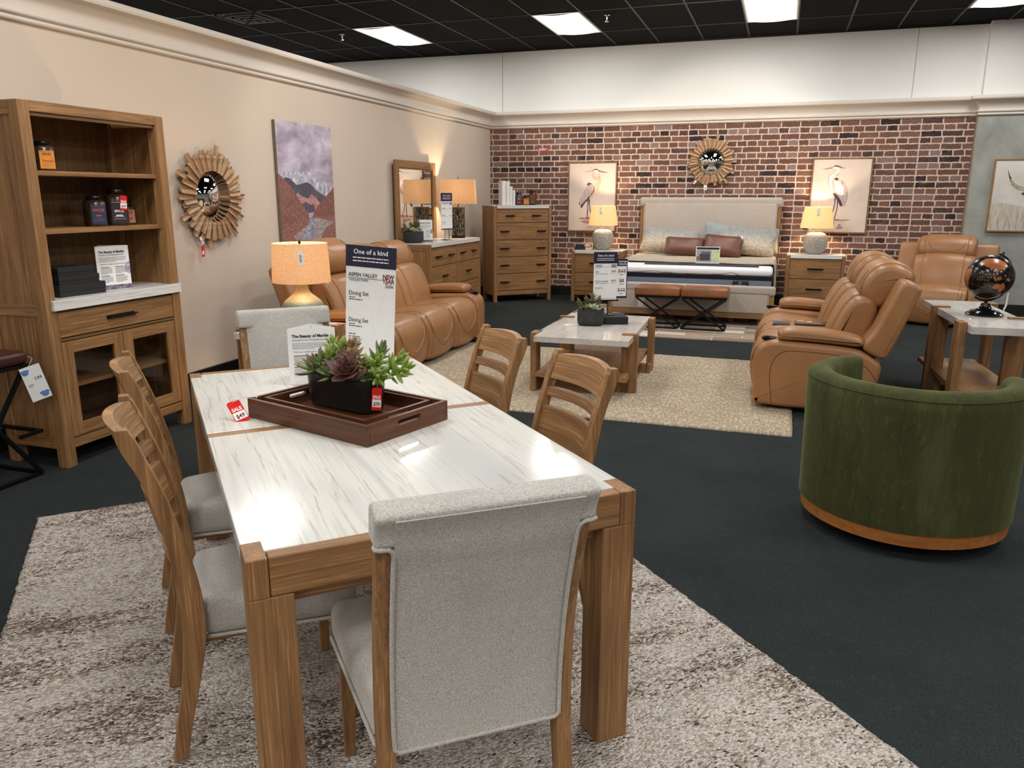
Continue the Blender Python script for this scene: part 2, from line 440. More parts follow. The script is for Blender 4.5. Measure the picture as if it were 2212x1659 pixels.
def text(bm, s, size, M, mi=0, align='LEFT', sx=1.0, bold=0.0, depth=0.0004):
    cu = bpy.data.curves.new('t', 'FONT'); cu.body = s; cu.size = size; cu.align_x = align; cu.extrude = depth
    cu.offset = bold; cu.resolution_u = 2
    ob = bpy.data.objects.new('t', cu)
    me = bpy.data.meshes.new_from_object(ob)
    me.transform(M @ Matrix.Diagonal((sx, 1, 1, 1)))
    n0 = len(bm.faces); bm.from_mesh(me); bm.faces.ensure_lookup_table()
    for f in bm.faces[n0:]: f.material_index = mi
    bpy.data.objects.remove(ob); bpy.data.curves.remove(cu); bpy.data.meshes.remove(me)
UP = RX(90)     # lettering laid in XZ, facing -y
def ptext(bm, s, size, x, z, y=0.0, **k): text(bm, s, size, T(x, y, z) @ UP, **k)
def greek(bm, x, z, w, n, dz, h, y=-0.0008, mi=0, seed=1, last=0.6):
    """rows of print too small to read, set as short dashes of word length"""
    r = random.Random(seed)
    for i in range(n):
        cx = x; end = x + (w if i < n-1 else w*last)
        while cx < end:
            l = min(end-cx, h*r.uniform(1.5, 5)); box(bm, cx, cx+l, y, y+0.0004, z-i*dz-h/2, z-i*dz+h/2, mi=mi); cx += l + h*0.7
# local frame of the dining table
TT = math.radians(44.04)
def tloc(x, y): return (-1.349 + math.cos(TT)*x - math.sin(TT)*y, 2.292 + math.sin(TT)*x + math.cos(TT)*y)
# ================================================================== THE ROOM
def carpet():
    t = NT('charcoal_carpet', 0.95, 0.15)
    a = t.noise(t.coord(), 160, 2, 0.8); b = t.noise(t.coord(), 2.2, 4, 0.6); c = t.noise(t.coord((1, 1, 1), loc=(4, 2, 0)), 28, 3, 0.7)
    col = t.ramp(a, [(0.3, (24, 28, 28)), (0.7, (52, 58, 58))])
    col = t.mix(col, (24, 30, 30), t.maprange(b, 0.45, 0.75, 0, 0.45))
    col = t.mix(col, (62, 72, 72), t.maprange(c, 0.55, 0.8, 0, 0.35))
    t.color(col); t.bump(a, 0.5, 0.006); return t.m
CARPET = carpet()
def stucco(name, c, bump=0.35):
    t = NT(name, 0.8, 0.25)
    a = t.noise(t.coord(), 55, 3, 0.6); b = t.noise(t.coord(), 1.2, 2)
    t.color(t.mix(c, tuple(x*0.96 for x in c), b)); t.bump(a, bump, 0.006); return t.m
STUC = stucco('beige_textured_paint', (208, 193, 178))
WHITEW = stucco('white_wall_paint', (236, 235, 231), 0.06)
CROWNM = stucco('pale_crown_paint', (216, 207, 197), 0.12)
def greyplaster():
    t = NT('grey_plaster_paper', 0.8, 0.2)
    a = t.noise(t.coord(), 2.2, 6, 0.65, 0.3); b = t.noise(t.coord(), 60, 3)
    col = t.ramp(a, [(0.3, (132, 133, 127)), (0.55, (158, 159, 152)), (0.75, (172, 172, 165))])
    col = t.mix(col, (118, 119, 114), t.maprange(b, 0.6, 0.8, 0, 0.35)); t.color(col); return t.m
GREYW = greyplaster()
def brickpaper():
    t = NT('brick_wallpaper', 0.8, 0.2)
    v = t.coord((1, 1, 1))
    sx = t.n('ShaderNodeSeparateXYZ'); t.l(v, sx.inputs[0])
    cb = t.n('ShaderNodeCombineXYZ'); t.l(sx.outputs['X'], cb.inputs['X']); t.l(sx.outputs['Z'], cb.inputs['Y'])
    nz = t.n('ShaderNodeTexNoise'); nz.inputs['Scale'].default_value = 30; nz.inputs['Detail'].default_value = 2
    t.l(cb.outputs[0], nz.inputs['Vector'])
    off = t.n('ShaderNodeVectorMath'); off.operation = 'SUBTRACT'; t.l(nz.outputs['Color'], off.inputs[0]); off.inputs[1].default_value = (.5, .5, .5)
    scl = t.n('ShaderNodeVectorMath'); scl.operation = 'SCALE'; t.l(off.outputs[0], scl.inputs[0]); scl.inputs['Scale'].default_value = 0.022
    add = t.n('ShaderNodeVectorMath'); add.operation = 'ADD'; t.l(cb.outputs[0], add.inputs[0]); t.l(scl.outputs[0], add.inputs[1])
    br = t.n('ShaderNodeTexBrick'); t.l(add.outputs[0], br.inputs['Vector'])
    br.offset = 0.43; br.offset_frequency = 2; br.squash = 1.83; br.squash_frequency = 2
    br.inputs['Scale'].default_value = 1.0; br.inputs['Mortar Size'].default_value = 0.0085
    br.inputs['Mortar Smooth'].default_value = 0.15; br.inputs['Bias'].default_value = 0.0
    br.inputs['Brick Width'].default_value = 0.136; br.inputs['Row Height'].default_value = 0.0812
    br.inputs['Color1'].default_value = (0, 0, 0, 1); br.inputs['Color2'].default_value = (1, 1, 1, 1); br.inputs['Mortar'].default_value = (0.5, .5, .5, 1)
    col = t.ramp(br.outputs['Color'], [(0.0, (54, 42, 42)), (0.10, (104, 74, 63)), (0.28, (118, 88, 77)), (0.45, (98, 72, 63)), (0.60, (132, 111, 106)), (0.72, (120, 87, 73)), (0.88, (80, 60, 56)), (0.94, (112, 82, 70))], 'CONSTANT')
    m1 = t.noise(cb.outputs[0], 9, 4, 0.7); m2 = t.noise(cb.outputs[0], 70, 3, 0.7)
    col = t.mix(col, (140, 116, 108), t.maprange(m1, 0.52, 0.75, 0, 0.5))
    col = t.mix(col, (48, 34, 32), t.maprange(m2, 0.55, 0.8, 0, 0.5))
    col = t.mix(col, (202, 181, 167), br.outputs['Fac'])
    t.color(col); return t.m
BRICK = brickpaper()
TILE = plain('black_ceiling_tile', (17, 15, 15), 0.9, 0.1, noise=0.2, nscale=4)
GRID = plain('black_ceiling_grid', (34, 31, 31), 0.5, 0.3)
BASEB = plain('black_vinyl_base', (12, 12, 13), 0.5)

bm = NB(); box(bm, -9, 7.5, -5, YW, -0.1, 0.0); struct('floor', bm, CARPET)
bm = NB(); box(bm, -9, 7.5, -5, YW+0.15, CEIL, CEIL+0.1); struct('ceiling', bm, TILE)
bm = NB()
k = -9
x = -14*0.61
while x < 7.4: box(bm, x-0.012, x+0.012, -5, YW, CEIL-0.006, CEIL); x += 0.61
y = 10.83
while y > -5: box(bm, -9, 7.5, y-0.012, y+0.012, CEIL-0.0065, CEIL); y -= 1.22
box(bm, -9, 7.5, YW-0.022, YW, CEIL-0.02, CEIL)
g = struct('trim_1', bm, GRID)
ZC = 2.515; ZT = 2.752; XP = 2.272
bm = NB(); box(bm, XW-0.16, XW, -5, YW, 0, ZT-0.02); struct('wall_left', bm, STUC)
bm = NB(); box(bm, XW-0.16, XP, YW, YW+0.15, 0, ZC+0.06); struct('wall_back', bm, BRICK)
bm = NB(); box(bm, -9, XW-0.16, YW, YW+0.15, 0, CEIL); box(bm, XW-0.16, XP, YW+0.0, YW+0.15, ZC+0.06, CEIL); box(bm, XP, 7.5, YW-0.10, YW+0.15, ZC+0.06, CEIL)
struct('wall_back_upper', bm, WHITEW)
bm = NB(); box(bm, XP, 7.5, YW-0.10, YW+0.15, 0, ZC+0.06); struct('wall_back_right', bm, GREYW)
bm = NB(); box(bm, 7.5, 7.65, -5, YW, 0, CEIL); struct('wall_right', bm, GREYW)
bm = NB(); box(bm, -9, 7.5, -5.15, -5, 0, CEIL); struct('wall_front', bm, STUC)
bm = NB(); box(bm, -9.15, -9, -5, YW+0.15, 0, CEIL); struct('wall_far_left', bm, WHITEW)
bm = NB()
for sxx in (-4.18, 1.475): box(bm, sxx-0.003, sxx+0.003, YW-0.002, YW, ZT, CEIL-0.02)
box(bm, XP-0.02, XP, YW-0.102, YW-0.0, 0.0, ZC)
struct('trim_2', bm, plain('taupe_edge_strip', (150, 138, 120), 0.7))
def molding(bm, path, prof, closed=False):
    n = len(path); rings = []
    for i, p in enumerate(path):
        p = Vector(p)
        d0 = (p-Vector(path[i-1])).normalized() if i > 0 else None
        d1 = (Vector(path[i+1])-p).normalized() if i < n-1 else None
        r = lambda d: Vector((d.y, -d.x))
        if d0 is None: nn, s = r(d1), 1
        elif d1 is None: nn, s = r(d0), 1
        else:
            nn = (r(d0)+r(d1)).normalized(); s = 1/max(0.2, nn.dot(r(d0)))
        rings.append([(p.x+nn.x*o*s, p.y+nn.y*o*s, z) for o, z in prof])
    m = len(prof); vs = [v for R in rings for v in R]; fs = []
    for i in range(n-1):
        for j in range(m-1): fs.append((i*m+j, i*m+j+1, (i+1)*m+j+1, (i+1)*m+j))
    addgeo(bm, vs, fs)
PATH = [(XW, -5), (XW, YW), (XP, YW), (XP, YW-0.10), (7.5, YW-0.10)]
prof = [(-0.005, ZC), (0.010, ZC)]
for k in range(7): a = -PI/2 + k/6*PI; prof.append((0.010+0.016*math.cos(a)+0.004, ZC+0.017+0.016*math.sin(a)))
for k in range(7): a = -PI/2 + k/6*PI; prof.append((0.018+0.018*math.cos(a)+0.004, ZC+0.054+0.017*math.sin(a)))
prof += [(0.020, ZC+0.074)]
for k in range(11): a = k/10*PI/2; prof.append((0.020+0.100*(1-math.cos(a)), ZC+0.082+0.105*math.sin(a)))
prof += [(0.128, ZC+0.190), (0.134, ZC+0.205), (0.130, ZT-0.006), (0.122, ZT), (-0.16, ZT)]
bm = NB(); molding(bm, PATH, prof); struct('trim_3', bm, CROWNM, smooth=30)
bm = NB(); molding(bm, [(XW, -5), (XW, YW), (XP, YW), (XP, YW-0.10), (7.5, YW-0.10)], [(-0.001, 0), (0.010, 0), (0.010, 0.135), (0.006, 0.14), (-0.001, 0.14)])
struct('baseboard_back', bm, BASEB)

# ---- troffers, vent, sprinklers
def troffer(x, y, label):
    t = thing('ceiling_light', label, 'ceiling light', (x, y, CEIL), 0, 'recessed ceiling troffers')
    bm = NB()
    for a in ((-.30, .30, -.61, -.585), (-.30, .30, .585, .61), (-.30, -.28, -.585, .585), (.28, .30, -.585, .585)): box(bm, *a, -0.012, -0.0005)
    part('frame', bm, WHITEP, t)
    bm = NB()
    N = 12
    for i in range(N):
        x0 = -.28+.56*i/N; x1 = -.28+.56*(i+1)/N
        f = lambda u: -0.004-0.022*(1-(u/.28)**2)
        addgeo(bm, [(x0, -.585, f(x0)), (x1, -.585, f(x1)), (x1, .585, f(x1)), (x0, .585, f(x0))], [(0, 1, 2, 3)], None, 0, True)
    part('diffuser', bm, LIGHTP, t, 'bright lit diffuser')
    return t
TL = {0: 'lit ceiling troffer farthest left, above the beige partition wall', 1: 'lit ceiling troffer above the corner chest of drawers', 2: 'lit ceiling troffer cut by the top of the picture, above the bed', 3: 'lit ceiling troffer at the top right corner of the picture'}
for i, (x, y) in enumerate([(-5.185, 10.22), (-2.745, 10.22), (-0.305, 10.22), (2.135, 10.22)]):
    troffer(x, y, TL[i])
t = thing('ceiling_vent', 'black square louvred air diffuser in the black ceiling', 'air vent', (-6.34, 8.66, CEIL))
bm = NB()
for r_, z_ in ((.29, -0.004), (.22, -0.016), (.15, -0.022), (.08, -0.026)):
    for a in ((-r_, r_, -r_, -r_+.03), (-r_, r_, r_-.03, r_), (-r_, -r_+.03, -r_, r_), (r_-.03, r_, -r_, r_)): box(bm, *a, z_-.008, z_)
box(bm, -.31, .31, -.31, .31, -0.006, -0.0005)
part('louvres', bm, GRID, t)
for (x, y, lab) in ((-5.79, 9.88, 'white ceiling sprinkler head left of the leftmost troffer'), (-2.17, 9.88, 'white ceiling sprinkler head between the two middle troffers')):
    bm = NB(); lathe(bm, [(0.001, -.004), (.036, -.004), (.036, -.012), (.012, -.016), (.010, -.045), (.006, -.06), (.006, -.075), (.024, -.078), (.024, -.084), (.001, -.084)], 20)
    o = part('sprinkler_head', bm, CHROME, smooth=35); o.location = (x, y, CEIL); tag(o, lab, 'sprinkler', 'ceiling sprinklers')

# ================================================================== RUGS
def rug_mat1():
    t = NT('streaked_shag', 1.0, 0.1)
    v = t.coord((1, 1, 1))
    st = t.noise(t.coord((1.6, 9, 1)), 1.0, 5, 0.62, 0.7)
    bl = t.noise(t.coord((1.5, 3.2, 1), loc=(2, 7, 0)), 1.0, 2, 0.5, 0.9)
    sp = t.noise(v, 120, 2, 0.85)
    vo = t.n('ShaderNodeTexVoronoi'); vo.inputs['Scale'].default_value = 1.0; t.l(t.coord((95, 165, 60)), vo.inputs['Vector'])
    se = t.n('ShaderNodeSeparateColor'); t.l(vo.outputs['Color'], se.inputs[0])
    mot = t.math('MULTIPLY', t.maprange(st, 0.42, 0.64, 0.04, 1), t.maprange(bl, 0.38, 0.58, 0.10, 1))
    isd = t.maprange(t.math('SUBTRACT', t.math('MULTIPLY', mot, 0.78), se.outputs[0]), -0.04, 0.04, 0, 1)
    base = t.ramp(se.outputs[1], [(0.0, (176, 160, 146)), (0.4, (216, 205, 194)), (0.9, (238, 230, 222))])
    dark = t.ramp(se.outputs[2], [(0.0, (72, 62, 62)), (0.25, (112, 94, 86)), (0.6, (150, 130, 118)), (1.0, (182, 162, 146))])
    col = t.mix(base, dark, isd)
    col = t.mix(col, (90, 78, 72), t.maprange(vo.outputs['Distance'], 0.5, 0.95, 0, 0.4))
    t.color(col)
    h = t.math('SUBTRACT', sp, t.math('MULTIPLY', vo.outputs['Distance'], 0.8)); t.bump(h, 1.0, 0.014); return t.m
def rug_mat2():
    t = NT('tan_pile', 1.0, 0.1)
    a = t.noise(t.coord((60, 18, 1)), 1.0, 3, 0.7, 0.4); b = t.noise(t.coord(), 2.5, 3); sp = t.noise(t.coord(), 130, 2, 0.8)
    col = t.ramp(sp, [(0.3, (150, 133, 110)), (0.7, (192, 175, 150))])
    col = t.mix(col, (228, 214, 192), t.maprange(a, 0.46, 0.66, 0, 0.8)); col = t.mix(col, (156, 136, 108), t.maprange(b, 0.5, 0.75, 0, 0.4))
    t.color(col); t.bump(sp, 0.9, 0.012); return t.m
def rug_mat3():
    t = NT('patchwork_pile', 1.0, 0.1)
    br = t.n('ShaderNodeTexBrick'); t.l(t.coord(), br.inputs['Vector']); br.inputs['Scale'].default_value = 1
    br.inputs['Brick Width'].default_value = 0.62; br.inputs['Row Height'].default_value = 0.16; br.inputs['Mortar Size'].default_value = 0.006
    br.inputs['Color1'].default_value = (0, 0, 0, 1); br.inputs['Color2'].default_value = (1, 1, 1, 1); br.inputs['Mortar'].default_value = (.45, .45, .45, 1)
    sp = t.noise(t.coord(), 130, 2, 0.8)
    col = t.ramp(br.outputs['Color'], [(0, (226, 219, 206)), (0.2, (176, 154, 136)), (0.4, (214, 202, 186)), (0.55, (150, 130, 116)), (0.75, (232, 226, 214)), (0.9, (190, 172, 152))], 'CONSTANT')
    col = t.mix(col, (120, 104, 92), t.maprange(sp, 0.6, 0.8, 0, 0.5)); t.color(col); t.bump(sp, 0.9, 0.012); return t.m
def rug(name, label, x0, x1, y0, y1, loc, rz, mat, h, dx=0.02, amp=0.004):
    bm = NB(); r = random.Random(3)
    nx, ny = int((x1-x0)/dx), int((y1-y0)/dx); vs = []
    for j in range(ny+1):
        for i in range(nx+1):
            e = (i in (0, nx)) or (j in (0, ny)); 
            px, py = x0+(x1-x0)*i/nx, y0+(y1-y0)*j/ny
            if e: px += r.uniform(-.004, .004); py += r.uniform(-.004, .004)
            else: px += r.uniform(-.3, .3)*dx; py += r.uniform(-.3, .3)*dx
            vs.append((px, py, h*0.55 if e else h-amp+r.uniform(0, amp)))
    n0 = len(vs); fs = [(j*(nx+1)+i, j*(nx+1)+i+1, (j+1)*(nx+1)+i+1, (j+1)*(nx+1)+i) for j in range(ny) for i in range(nx)]
    ring = [i for i in range(nx+1)] + [(j*(nx+1)+nx) for j in range(1, ny+1)] + [ny*(nx+1)+i for i in range(nx-1, -1, -1)] + [j*(nx+1) for j in range(ny-1, 0, -1)]
    for q in ring: vs.append((vs[q][0], vs[q][1], 0.0005))
    m = len(ring)
    for k in range(m): fs.append((ring[k], n0+k, n0+(k+1) % m, ring[(k+1) % m]))
    addgeo(bm, vs, fs, None, 0, True)
    o = part(name, bm, mat); o.location = loc; o.rotation_euler = (0, 0, math.radians(rz)); return tag(o, label, 'rug')
rug('area_rug', 'large cream and brown streaked shag rug under the dining table', -1.21, 1.15, -2.2, 1.53, (-1.349, 2.292, 0), 44.04, rug_mat1(), 0.0165, 0.016, 0.005)
rug('area_rug', 'tan woven rug under the coffee table between sofa and loveseat', -3.25, 0.175, 5.12, 7.50, (0, 0, 0), 0, rug_mat2(), 0.018, 0.03, 0.003)
rug('area_rug', 'brown and white patchwork rug under the bed and ottomans', -2.55, 0.35, 8.50, 10.9, (0, 0, 0), 0, rug_mat3(), 0.020, 0.04, 0.003)

# ================================================================== DINING TABLE
RZ1 = 0.0166
t = thing('dining_table', 'large dining table with white veined marble top and oak frame', 'dining table', (-1.349, 2.292, RZ1), 44.04)
H_ = 0.7475
HX, HY = 0.495, 0.985; LG = 0.098
for s in (-1, 1):
    bm = NB(); y0, y1 = (0.022, 0.944) if s > 0 else (-0.944, -0.022)
    box(bm, -HX, HX, y0, y1, H_-0.040, H_-0.0005); part('marble_slab', bm, MARB, t, bev=0.003)
bm = NB(); wbox(bm, -HX, HX, -0.0215, 0.0215, H_-0.045, H_-0.0005); part('divider_strip', bm, OAK, t, bev=0.001)
for sy in (-1, 1):
    for sx in (-1, 1):
        bm = NB()
        xo, xi, xm = sx*HX, sx*(HX-LG), sx*(HX-0.047)
        yo, yi, ym = sy*HY, sy*(HY-LG), sy*(HY-0.040)
        zt = H_-0.094
        a = sorted((xo, xi)); b = sorted((yo, yi)); wbox(bm, a[0], a[1], b[0], b[1], 0, zt)
        a = sorted((xo, xm)); b = sorted((yo, yi)); box(bm, a[0], a[1], b[0], b[1], zt, H_, mi=2)
        part('leg', bm, OAK, t, bev=0.003)
    a = sorted((sy*HY, sy*(HY-0.040)))
    bm = NB(); wbox(bm, -HX+0.0485, HX-0.0485, a[0], a[1], H_-0.0925, H_); part('end_rail', bm, OAK, t, bev=0.004)
    a = sorted((sy*(HY-0.045), sy*(HY-0.070)))
    bm = NB(); wbox(bm, -HX+LG+.001, HX-LG-.001, a[0], a[1], H_-0.135, H_-0.042); part('apron', bm, OAK, t, bev=0.002)
for sx in (-1, 1):
    a = sorted((sx*(HX-0.03), sx*(HX-0.055)))
    bm = NB(); wbox(bm, a[0], a[1], -HY+LG+.001, HY-LG-.001, H_-0.10, H_-0.0415); part('apron', bm, OAK, t, bev=0.002)

# ---- ladder-back dining chair: local front is +y, back at -y
SEATH = 0.455
def post_curve(n=26):
    """side outline of the sabre rear post: centre y offset for z"""
    P = cr([(-0.280, -0.02), (-0.258, 0.10), (-0.226, 0.25), (-0.208, 0.38), (-0.210, 0.49), (-0.228, 0.62), (-0.262, 0.77), (-0.306, 0.90), (-0.326, 0.953)], 6, False)
    return [(p.x, p.y) for p in P if p.y >= 0]
PC = post_curve()
def yc(z):
    for a, b in zip(PC, PC[1:]):
        if a[1] <= z <= b[1]: return a[0]+(b[0]-a[0])*(z-a[1])/(b[1]-a[1])
    return PC[0][0] if z < PC[0][1] else PC[-1][0]
def seat_pad(parent, w0=0.40, w1=0.455, y0=-0.215, y1=0.235, z0=0.375, z1=0.455, crown=0.022, mat=None):
    bm = NB()
    def fn(p):
        k = (p.y-y0)/(y1-y0); w = (w0+(w1-w0)*k)/w1
        z = p.z
        if p.z > (z0+z1)/2:
            u = abs(p.x)/(w1/2); v = abs(k*2-1); z += crown*(1-u**2)*(1-v**2)
            z += -0.004*math.exp(-((abs(p.x)-abs(p.y-0.03)*0.8)**2)/0.0006)*(1-u**2)
        return (p.x*w, p.y, z)
    rbox(bm, -w1/2, w1/2, y0, y1, z0, z1, 0.032, 16, (0.004, 0.004, 0.0), fn=fn)
    s = part('seat', bm, mat or GREYF, parent, smooth=60)
    bm = NB(); e = 0.012
    pts = [(-w0/2+e, y0+0.0, z0+.004), (w0/2-e, y0+0.0, z0+.004), (w0/2, y0+e, z0+.004), (w1/2, y1-e, z0+.004), (w1/2-e, y1, z0+.004), (-w1/2+e, y1, z0+.004), (-w1/2, y1-e, z0+.004), (-w0/2, y0+e, z0+.004)]
    tube(bm, pts, 0.005, 8, True); part('piping', bm, mat or GREYF, s, smooth=60)
    return s
def ladder_chair(label, loc, rz, group):
    t = thing('dining_chair', label, 'dining chair', loc, rz, group)
    th = 0.030; d = 0.046
    for sx in (-1, 1):
        bm = NB(); xo = sx*0.197; xi = sx*(0.197-th); a = sorted((xo, xi))
        zt = 1.018
        out = []; inn = []
        for y, z in PC:
            dd = d*(0.80+0.45*math.exp(-((z-0.42)/0.2)**2)); bl = 0.006*math.sin(PI*(z-.84)/.12) if z > .84 else 0
            out.append((y-dd/2-bl+(.010*(z-.925)/.03 if z > .925 else 0), z)); inn.append((y+dd/2-(.003 if z > .94 else 0), z))
        prism(bm, out+list(reversed(inn)), a[0], a[1], 'x', mi=2); part('leg', bm, OAK, t, bev=0.002)
        bm = NB(); xa = sorted((sx*0.205, sx*0.165))
        vs = []; 
        for z, w in ((0, 0.026), (0.385, 0.040)):
            cx = sx*0.188; cy = 0.195
            vs += [(cx-w/2, cy-w/2, z), (cx+w/2, cy-w/2, z), (cx+w/2, cy+w/2, z), (cx-w/2, cy+w/2, z)]
        addgeo(bm, vs, BOXF, None, 2); part('leg', bm, OAK, t, bev=0.002)
    def slat(z0, z1, thick, name='back_slat', bow=0.034):
        bm = NB(); N = 14; vs = []; X = 0.168
        for i in range(N+1):
            u = -1+2*i/N; x = u*X; b = -bow*(1-u*u)
            # upper edge dips toward the ends a little
            zz1 = z1 - (0.012*u*u if name == 'top_rail' else 0)
            for (z, s) in ((z0, -1), (z0, 1), (zz1, 1), (zz1, -1)):
                vs.append((x, yc(z)+b+s*thick/2, z))
        fs = [(0, 1, 2, 3), (4*N+3, 4*N+2, 4*N+1, 4*N)]
        for i in range(N):
            for k in range(4):
                l = (k+1) % 4; fs.append((4*i+k, 4*(i+1)+k, 4*(i+1)+l, 4*i+l))
        addgeo(bm, vs, fs, None, 0); part(name, bm, OAKSLAT, t, bev=0.003)
    slat(0.850, 0.950, 0.026, 'top_rail'); slat(0.786, 0.820, 0.020); slat(0.630, 0.752, 0.020); slat(0.545, 0.585, 0.020)
    bm = NB(); wbox(bm, -0.165, 0.165, -0.200, -0.185, 0.325, 0.340); wbox(bm, -0.15, 0.15, 0.170, 0.190, 0.325, 0.340)
    for sx in (-1, 1): wbox(bm, sx*0.150-.010, sx*0.150+.010, -0.185, 0.170, 0.325, 0.340)
    part('seat_frame', bm, OAK, t)
    seat_pad(t, 0.335, 0.44, -0.19, 0.225, 0.342)
    return t
ZR = 0.0166
GC_ = 'ladder-back dining chairs'
def place(x, y): p = tloc(x, y); return (p[0], p[1], ZR)
ch = ladder_chair('ladder-back oak chair nearest on the left side of the dining table', place(-0.392, -0.378), 44.04-90, GC_)
dup(ch, place(-0.395, 0.322), 44.04-90, 'ladder-back oak chair on the table\'s left side, behind the nearest one')
dup(ch, place(0.412, -0.297), 44.04+90, 'ladder-back oak chair on the table\'s right side, nearer the green chair')
dup(ch, place(0.385, 0.325), 44.04+90, 'ladder-back oak chair on the table\'s right side, beside the tan rug')

# ---- upholstered end chairs: front +y
def fabric_chair(label, loc, rz, group):
    t = thing('upholstered_chair', label, 'dining chair', loc, rz, group)
    C2 = cr([(-0.300, -0.02), (-0.275, 0.12), (-0.248, 0.27), (-0.236, 0.40), (-0.242, 0.53), (-0.264, 0.67), (-0.298, 0.80), (-0.332, 0.91), (-0.345, 0.945)], 6, False)
    C2 = [(p.x, p.y) for p in C2 if p.y >= 0]
    def y2(z):
        for a, b in zip(C2, C2[1:]):
            if a[1] <= z <= b[1]: return a[0]+(b[0]-a[0])*(z-a[1])/(b[1]-a[1])
        return C2[0][0] if z < .1 else C2[-1][0]
    for sx in (-1, 1):
        bm = NB(); a = sorted((sx*0.219, sx*0.184)); out = []; inn = []
        for y, z in C2:
            if z > 0.885: break
            dd = 0.042*(0.8+0.35*math.exp(-((z-0.40)/0.2)**2)); out.append((y-dd/2, z)); inn.append((y+dd/2, z))
        prism(bm, out+list(reversed(inn)), a[0], a[1], 'x', mi=2); part('leg', bm, OAK, t, bev=0.002)
        bm = NB(); vs = []
        for z, w, cx, cy in ((0, 0.028, sx*0.225, 0.230), (0.385, 0.045, sx*0.220, 0.220)):
            vs += [(cx-w/2, cy-w/2, z), (cx+w/2, cy-w/2, z), (cx+w/2, cy+w/2, z), (cx-w/2, cy+w/2, z)]
        addgeo(bm, vs, BOXF, None, 2); part('leg', bm, OAK, t, bev=0.002)
    # back: panel between the posts, full-width roll on top
    N = 26; X = 0.187; bm = NB(); vs = []; zs = [0.365+(0.935-0.365)*i/N for i in range(N+1)]
    rb = lambda z: -.3515 if z < .874 else -.3515-(z-.874)*.40-max(0, z-.915)*.25; M_ = 10
    for z in zs:
        for j in range(M_+1):
            u = -1+2*j/M_; yy_ = y2(z)-0.026-0.004*(1-u*u); k_ = max(0, min(1, (z-.82)/.05)); yy_ = yy_*(1-k_)+min(yy_, rb(z))*k_; vs.append((u*X, yy_+(0.004 if abs(u) == 1 and z < .86 else 0), z))
        for j in range(M_, -1, -1):
            u = -1+2*j/M_; vs.append((u*X, y2(z)+0.032+0.018*(1-u*u)-(0.008 if abs(u) == 1 else 0), z))
    m = 2*(M_+1); fs = [tuple(range(m)), tuple(reversed(range(N*m, (N+1)*m)))]
    for i in range(N):
        for j in range(m): l = (j+1) % m; fs.append((i*m+j, (i+1)*m+j, (i+1)*m+l, i*m+l))
    addgeo(bm, vs, fs, None, 0, True)
    prof = [(-0.350, 0.874), (-0.356, 0.895), (-0.365, 0.918), (-0.375, 0.936), (-0.371, 0.946), (-0.345, 0.953), (-0.318, 0.955), (-0.300, 0.945), (-0.292, 0.92), (-0.287, 0.895), (-0.286, 0.874), (-0.31, 0.872)]
    softex(bm, prof, -0.224, 0.224, 0.012, 0.008, 3, n=8)
    b = part('backrest', bm, GREYF, t, smooth=60)
    bm = NB()
    yb = lambda z: y2(z)-0.028
    pts = [(-0.222, -0.335, 0.872), (-0.222, -0.349, 0.873), (-0.212, -0.352, 0.872), (-0.199, -0.351, 0.871), (-0.190, yb(0.864)-.002, 0.864), (-0.187, yb(0.85)-.001, 0.850)]
    pts += [(-0.187, yb(z), z) for z in [0.825-0.041*i for i in range(11)]] + [(-0.186, yb(0.372), 0.374), (-0.176, yb(0.366), 0.366)]
    full = pts + [(-x, y, z) for x, y, z in reversed(pts)]
    tube(bm, full, 0.005, 8); part('piping', bm, GREYF, b, smooth=60)
    bm = NB(); wbox(bm, -0.18, 0.18, 0.185, 0.205, 0.330, 0.345)
    for sx in (-1, 1): wbox(bm, sx*0.190-.011, sx*0.190+.011, -0.200, 0.185, 0.330, 0.345)
    part('seat_frame', bm, OAK, t)
    seat_pad(t, 0.435, 0.510, -0.215, 0.265, 0.346, 0.460, 0.022)
    return t
uc = fabric_chair('grey upholstered dining chair with oak legs, nearest the camera', place(-0.040, -0.975), 44.04-5.5, 'upholstered end chairs')
dup(uc, place(-0.012, 1.065), 44.04+180+1, 'grey upholstered dining chair at the far end of the table, before the lit lamp')

# ================================================================== ON THE TABLE
ZT_ = RZ1+H_
# pair of nested trays, turned on the table
def sale_tag(parent, price, M, w=0.042, h=0.085, back=False):
    bm = NB(); prism(bm, [(-w/2, -h), (w/2, -h), (w/2, -.006), (w/2-.006, 0), (-w/2+.006, 0), (-w/2, -.006)], -0.0006, 0.0006, 'y')
    o = part('sale_tag', bm, REDT, parent, 'red and white hanging sale tag', M=M)
    bm = NB(); box(bm, -w/2+.002, w/2-.002, -0.0011, -0.0005, -h*0.86, -h*0.52)
    part('price_panel', bm, WHITEP, o)
    bm = NB(); ptext(bm, 'SALE', w*0.42, 0, -h*0.47, -0.0012, mi=0, align='CENTER', bold=0.0006, sx=.85); ptext(bm, price, w*0.5, 0, -h*0.80, -0.0016, mi=1, align='CENTER', bold=0.0003, sx=0.85)
    part('lettering', bm, [WHINK, INKR], o)
    return o
tx, ty = tloc(-0.035, 0.008)
t = thing('serving_tray', 'large outer walnut tray with handle slots, hung with the $49 tag', 'tray', (tx, ty, ZT_+.0005), 0, 'nested walnut trays')
